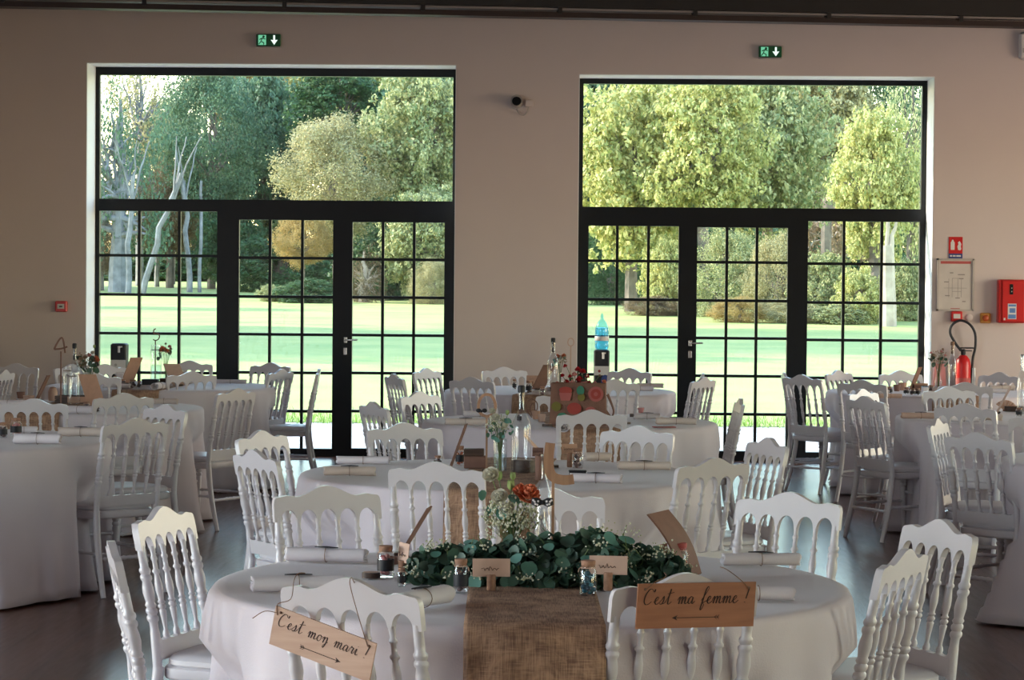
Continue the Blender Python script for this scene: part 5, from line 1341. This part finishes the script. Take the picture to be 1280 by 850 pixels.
def tree(px, D, cy, rxp, rzp, crn, lm, label, bark=None, trunk_r=.22, lean=0, name='tree', grp='trees beyond the lawn', X=None, low=None, basepx=None, ngl=10):
    TRN[0] += 1; g = random.Random(TRN[0] * 13)
    p = onD(px, cy, D) if X is None else Vector(X)
    rx = rxp * D / F if X is None else rxp; rz = rzp * D / F if X is None else rzp
    bx = p.x - lean
    if basepx is not None: bx = onD(basepx, cy, D).x
    gzz = gz(bx, p.y)
    t = thing(name, label, 'tree' if name == 'tree' else 'bush', (bx, p.y, gzz), 0, grp)
    me, cc = CRN[crn]
    if name == 'bush' and p.z - gzz > rz * .62: p.z = gzz + rz * .62
    o = bpy.data.objects.new('foliage', me); col.objects.link(o); o.parent = t
    o.location = (p.x - bx, 0, p.z - gzz); o.scale = (rx / 5, rx / 5, rz / 5); rzrot = g.uniform(0, 6.28); o.rotation_euler = (0, 0, rzrot)
    o.material_slots[0].link = 'OBJECT'; o.material_slots[0].material = LM[lm]
    m = MB(); c = Vector((p.x - bx, 0, p.z - gzz))
    fork = Vector((c.x * .55, 0, max(.5, c.z - rz * .55)))
    limb(m, (0, 0, -.2), fork, trunk_r, trunk_r * .75, g, .02)
    limb(m, fork, c + Vector((0, 0, rz * .6)), trunk_r * .7, trunk_r * .15, g, .1)
    Rm = Matrix.Rotation(rzrot, 3, 'Z')
    for k in range(ngl):
        q = Rm @ Vector(cc[k % len(cc)]); q = Vector((q.x * rx / 5, q.y * rx / 5, q.z * rz / 5)) * .9 + c
        s0 = fork.lerp(c, g.uniform(0, .7)); pts = limb(m, s0, q, trunk_r * .4, trunk_r * .08, g, .12)
        for e in range(2):
            s1 = pts[g.randint(2, 4)]; q2 = s1 + (q - s1).length * Vector((g.uniform(-.7, .7), g.uniform(-.4, .4), g.uniform(.1, .8))); limb(m, s1, q2, trunk_r * .14, trunk_r * .05, g, .1, 4)
    m.build('trunk', bark or barkm, t)
    return t
# right-hand doors: bright leafy edge of the wood
tree(790, 78, 205, 100, 130, 'round1', 'lime', 'big lime-green tree filling the left half of the right doors upper glass')
tree(880, 76, 180, 85, 110, 'round2', 'lime', 'lime and yellow tree in the middle of the right doors upper glass')
tree(960, 80, 190, 90, 125, 'round3', 'mid', 'olive-green tree right of the middle in the upper right glass')
tree(1095, 70, 225, 62, 105, 'round1', 'lime', 'fresh green pointed tree near the right reveal, in front of dark branches')
tree(1035, 88, 150, 75, 100, 'round2', 'straw', 'pale olive tree behind the fresh green pointed one')
tree(1140, 92, 200, 60, 170, 'sparse', 'mid', 'thin dark-branched tree at the right reveal with sky between', ngl=24)
tree(1050, 95, 250, 90, 150, 'sparse', 'brown', 'bare-branched tree behind the fresh green pointed one', barkp, ngl=24)
tree(905, 74, 320, 62, 68, 'fine', 'mid', 'leafy bush behind the door handle of the right doors', name='bush')
tree(835, 76, 325, 36, 66, 'round3', 'lime', 'lime bush seen through the left leaf of the right doors', name='bush')
tree(975, 72, 325, 50, 66, 'fine', 'straw', 'pale straw bush behind the dark post of the right doors', name='bush')
tree(1035, 71, 335, 46, 58, 'round1', 'mid', 'green bush behind the right fixed glass panel', name='bush')
tree(1075, 69, 345, 36, 48, 'round2', 'lime', 'bright bush directly left of the pale bare trunk', name='bush')
tree(1135, 72, 340, 36, 52, 'round3', 'mid', 'dark bush right of the pale bare trunk', name='bush')
tree(765, 92, 330, 60, 70, 'fine', 'dark', 'shaded bush at the far left of the right doors', name='bush')
tree(925, 69, 374, 42, 20, 'fine', 'gold', 'low pinkish-gold hedge at the foot of the trees', name='bush', trunk_r=.05)
tree(990, 69, 376, 45, 19, 'fine', 'straw', 'low straw hedge before the right doors dark post', name='bush', trunk_r=.05)
tree(1050, 68.5, 378, 40, 17, 'round2', 'mid', 'low green hedge left of the pale bare trunk', name='bush', trunk_r=.05)
tree(820, 74, 378, 45, 15, 'fine', 'brown', 'low brown brush heap behind the blue water bottle', name='bush', trunk_r=.05)
# pale trunk by the right panel
pt = onD(1110, 398, 67); t = thing('broken_tree', 'thick pale bare trunk standing behind the right fixed glass panel', 'tree', (pt.x, pt.y, gz(pt.x, pt.y)))
m = MB(); gg = random.Random(2); limb(m, (0, 0, -.1), (-.05, 0, 2.2), .24, .19, gg, .02, 8); m.build('stem', barkp, t)
m = MB()
for k in range(3): limb(m, (0, 0, 1.7 + .12 * k), (gg.uniform(-.6, .6), gg.uniform(-.2, .2), 3.0), .09, .03, gg)
m.build('broken_branches', barkp, t)
# left-hand doors
tree(420, 95, 222, 84, 78, 'fine', 'straw', 'pale rounded willow in the middle of the left upper glass', trunk_r=.12, ngl=16)
tree(380, 93, 300, 42, 36, 'fine', 'gold', 'golden shrub hanging below the pale willow', trunk_r=.06)
tree(385, 90, 352, 46, 20, 'round2', 'dark', 'low dark shrub under the golden shrub', name='bush', trunk_r=.05)
tree(345, 92, 358, 26, 14, 'round3', 'mid', 'small green shrub beside the low dark shrub', name='bush', trunk_r=.05)
tree(455, 92, 318, 36, 52, 'sparse', 'brown', 'brownish twiggy shrub behind the left doors handle', barkp, name='bush', ngl=16)
tree(425, 118, 135, 75, 62, 'round2', 'dark', 'dark green flat-topped tree above the pale willow')
tree(525, 96, 170, 78, 100, 'round1', 'mid', 'light green tree at the right of the left upper glass')
tree(530, 92, 300, 62, 75, 'round3', 'mid', 'green tree behind the right leaf of the left doors')
tree(540, 90, 345, 35, 36, 'fine', 'straw', 'pale bush at the lower right of the left doors', name='bush')
tree(330, 125, 190, 80, 120, 'round3', 'blue', 'hazy blue-green tree left of the pale willow')
tree(265, 120, 175, 75, 105, 'fine', 'blue', 'hazy grey-green tree with golden touches')
tree(300, 135, 110, 70, 50, 'round1', 'gold', 'golden treetop high at the middle left of the upper glass')
tree(365, 140, 110, 70, 60, 'round2', 'lime', 'yellow-green treetop behind the flat-topped dark tree')
tree(460, 145, 95, 90, 70, 'round3', 'mid', 'distant tree closing the top of the left upper glass')
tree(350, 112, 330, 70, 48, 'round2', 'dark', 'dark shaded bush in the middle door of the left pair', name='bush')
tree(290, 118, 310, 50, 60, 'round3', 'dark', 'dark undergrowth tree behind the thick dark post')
tree(213, 122, 262, 60, 62, 'fine', 'brown', 'autumn-brown tree seen through the left fixed panel')
tree(150, 108, 215, 78, 150, 'sparse', 'blue', 'tall open tree with a thick leaning grey trunk at the far left', barkb, trunk_r=.42, basepx=147, ngl=30)
tree(175, 128, 130, 70, 110, 'sparse', 'straw', 'thin-leaved tree behind the thick leaning grey trunk', barkb, ngl=26)
tree(215, 135, 200, 60, 90, 'round2', 'blue', 'distant blue-green tree right of the leaning trunk')
tree(125, 112, 290, 30, 55, 'fine', 'brown', 'brown-leaved tree cut by the left door frame')
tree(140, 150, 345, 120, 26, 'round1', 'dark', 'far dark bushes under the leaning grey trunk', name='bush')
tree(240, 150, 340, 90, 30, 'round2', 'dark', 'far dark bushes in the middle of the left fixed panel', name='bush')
for (a_, d_, l_) in ((160, 104, 'slender trunk just right of the thick leaning grey trunk'), (177, 100, 'short slanting trunk leaning right behind the left fixed panel'), (237, 110, 'slender pale trunk pair near the right of left fixed panel'), (196, 125, 'thin far trunk in the middle of the left fixed panel')):
    pt = onD(a_, 360, d_); t = thing('slender_tree', l_, 'tree', (pt.x, pt.y, gz(pt.x, pt.y)), 0, 'slender trunks beyond the lawn')
    gg = random.Random(a_); m = MB(); ln = {160: .2, 177: 1.6, 237: -.3, 196: .1}[a_]
    limb(m, (0, 0, -.1), (ln, 0, 5), .14, .09, gg, .05, 8)
    if a_ == 237: limb(m, (.45, 0, -.1), (.5, 0, 5), .09, .06, gg, .05, 8)
    m.build('stem', barkb, t); m = MB()
    for k in range(3): limb(m, (ln * .8, 0, 3.8), (ln + gg.uniform(-1, 1), gg.uniform(-.5, .5), 6.5), .05, .02, gg)
    m.build('branches', barkb, t)
tree(375, 124, 300, 62, 75, 'round2', 'dark', 'dark tree filling the gap under the pale willow')
tree(445, 128, 290, 60, 80, 'round1', 'dark', 'dark tree behind the brownish twiggy shrub')
tree(230, 150, 300, 90, 62, 'round3', 'blue', 'distant hazy tree low in the left fixed panel')
tree(470, 132, 205, 70, 70, 'round3', 'blue', 'hazy tree between the pale willow and the light green tree')
tree(20, 118, 190, 90, 130, 'round1', 'mid', 'leafy tree hidden behind the plain wall left of the glass')
tree(-120, 125, 180, 100, 140, 'round3', 'blue', 'blue-green tree far behind the plain wall at the left')
tree(1270, 90, 210, 95, 150, 'round2', 'mid', 'leafy tree hidden behind the wall with the fire equipment')
# back of the wood, closing the view
for i, (a_, lm, cn) in enumerate(((640, 'mid', 'round1'), (730, 'blue', 'round2'), (820, 'mid', 'round3'), (910, 'blue', 'round1'), (1000, 'dark', 'round2'), (1085, 'blue', 'fine'), (560, 'blue', 'round1'))):
    tree(a_, 112 + 4 * (i % 3), 185, 95, 160, cn, lm, ['tall tree behind the wall between the doors, right of the left glass', 'shaded blue-green tree at the left edge of the right upper glass', 'tall tree behind the big lime-green tree', 'deep wood tree behind the lime and yellow tree', 'dark deep-wood tree behind the olive-green tree', 'far fine-leaved tree behind the fresh green pointed one', 'hazy tall tree at the right edge of the left upper glass'][i])
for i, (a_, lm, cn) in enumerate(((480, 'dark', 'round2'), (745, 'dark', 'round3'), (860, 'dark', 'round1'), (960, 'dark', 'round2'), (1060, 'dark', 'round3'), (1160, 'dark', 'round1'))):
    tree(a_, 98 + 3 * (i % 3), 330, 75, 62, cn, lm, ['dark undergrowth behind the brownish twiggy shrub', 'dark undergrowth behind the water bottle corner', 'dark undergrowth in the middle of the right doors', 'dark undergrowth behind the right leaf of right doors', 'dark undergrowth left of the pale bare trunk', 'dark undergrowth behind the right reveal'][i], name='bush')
# trees standing left of the view whose shadows stripe the lawn
for i, (x_, y_, h_, r_, cn, lm) in enumerate(((-17.5, 53, 7, 4.5, 'round1', 'mid'), (-20, 62, 8, 4, 'round2', 'mid'), (-28, 62, 12, 5, 'round3', 'mid'), (-28, 64, 19, 4.5, 'round2', 'mid'), (-33, 73, 20, 4.5, 'round1', 'mid'), (-25, 60, 15, 3.5, 'sparse', 'mid'), (-17, 48, 6.5, 3, 'sparse', 'mid'), (-34, 112, 12, 7, 'round2', 'mid'), (-42, 120, 16, 7, 'round1', 'mid'), (-35, 86, 12, 2.4, 'round3', 'mid'))):
    tree(0, 0, 0, r_, r_ * .9, cn, lm, 'leafy tree standing beside the lawn out of sight of the doors', X=(x_, y_, h_), grp='trees at the side of the lawn')
# ------------------------------------------------------------------ light
SUN = Vector((-.85, .30, .43)).normalized()
sl = bpy.data.lights.new('sun', 'SUN'); sl.energy = SUN_E; sl.angle = math.radians(.6); sl.color = (1, .89, .72)
so = bpy.data.objects.new('sun', sl); col.objects.link(so); so.rotation_euler = SUN.to_track_quat('Z', 'Y').to_euler()
wd = bpy.data.worlds.new('sky'); sc.world = wd; wd.use_nodes = True; nt = wd.node_tree
bg = nt.nodes['Background']; sk = nt.nodes.new('ShaderNodeTexSky'); sk.sky_type = 'NISHITA'; sk.sun_disc = False
sk.sun_elevation = math.asin(SUN.z); sk.sun_rotation = math.atan2(SUN.x, SUN.y); sk.dust_density = .3; sk.air_density = 1.6; sk.ozone_density = 2.5
nt.links.new(sk.outputs[0], bg.inputs[0]); bg.inputs[1].default_value = SKY_S
def area(name, loc, rot, sx, sy, e, c):
    l = bpy.data.lights.new(name, 'AREA'); l.shape = 'RECTANGLE'; l.size = sx; l.size_y = sy; l.energy = e; l.color = c
    o = bpy.data.objects.new(name, l); col.objects.link(o); o.location = loc; o.rotation_euler = rot; return o
for (p, q, z0, z1) in HB: area('rear_daylight', ((p + q) / 2, YB - .25, (z0 + z1) / 2), (-PI / 2, 0, PI), q - p, z1 - z0, E_REAR, C_REAR)
for i, (p, q, z0, z1) in enumerate(HR): area('side_daylight', (XR + .35, (p + q) / 2, (z0 + z1) / 2), (0, PI / 2, 0), z1 - z0, q - p, (E_RIGHT, E_RIGHT, E_RIGHT * .5, E_RIGHT2)[i], C_RIGHT)
for (p, q, z0, z1) in HL: area('side_daylight', (XL - .35, (p + q) / 2, (z0 + z1) / 2), (0, -PI / 2, 0), z1 - z0, q - p, E_LEFT, C_LEFT)
sc.view_settings.view_transform = 'Standard'; sc.view_settings.look = 'None'; sc.view_settings.gamma = 1; sc.view_settings.use_curve_mapping = False
sc.view_settings.exposure = EXPO
sc.cycles.max_bounces = 8; sc.cycles.diffuse_bounces = 4; sc.cycles.glossy_bounces = 4; sc.cycles.transparent_max_bounces = 24; sc.cycles.transmission_bounces = 6
sc.cycles.caustics_reflective = False; sc.cycles.caustics_refractive = False; sc.cycles.sample_clamp_indirect = 4
sc.cycles.use_denoising = True
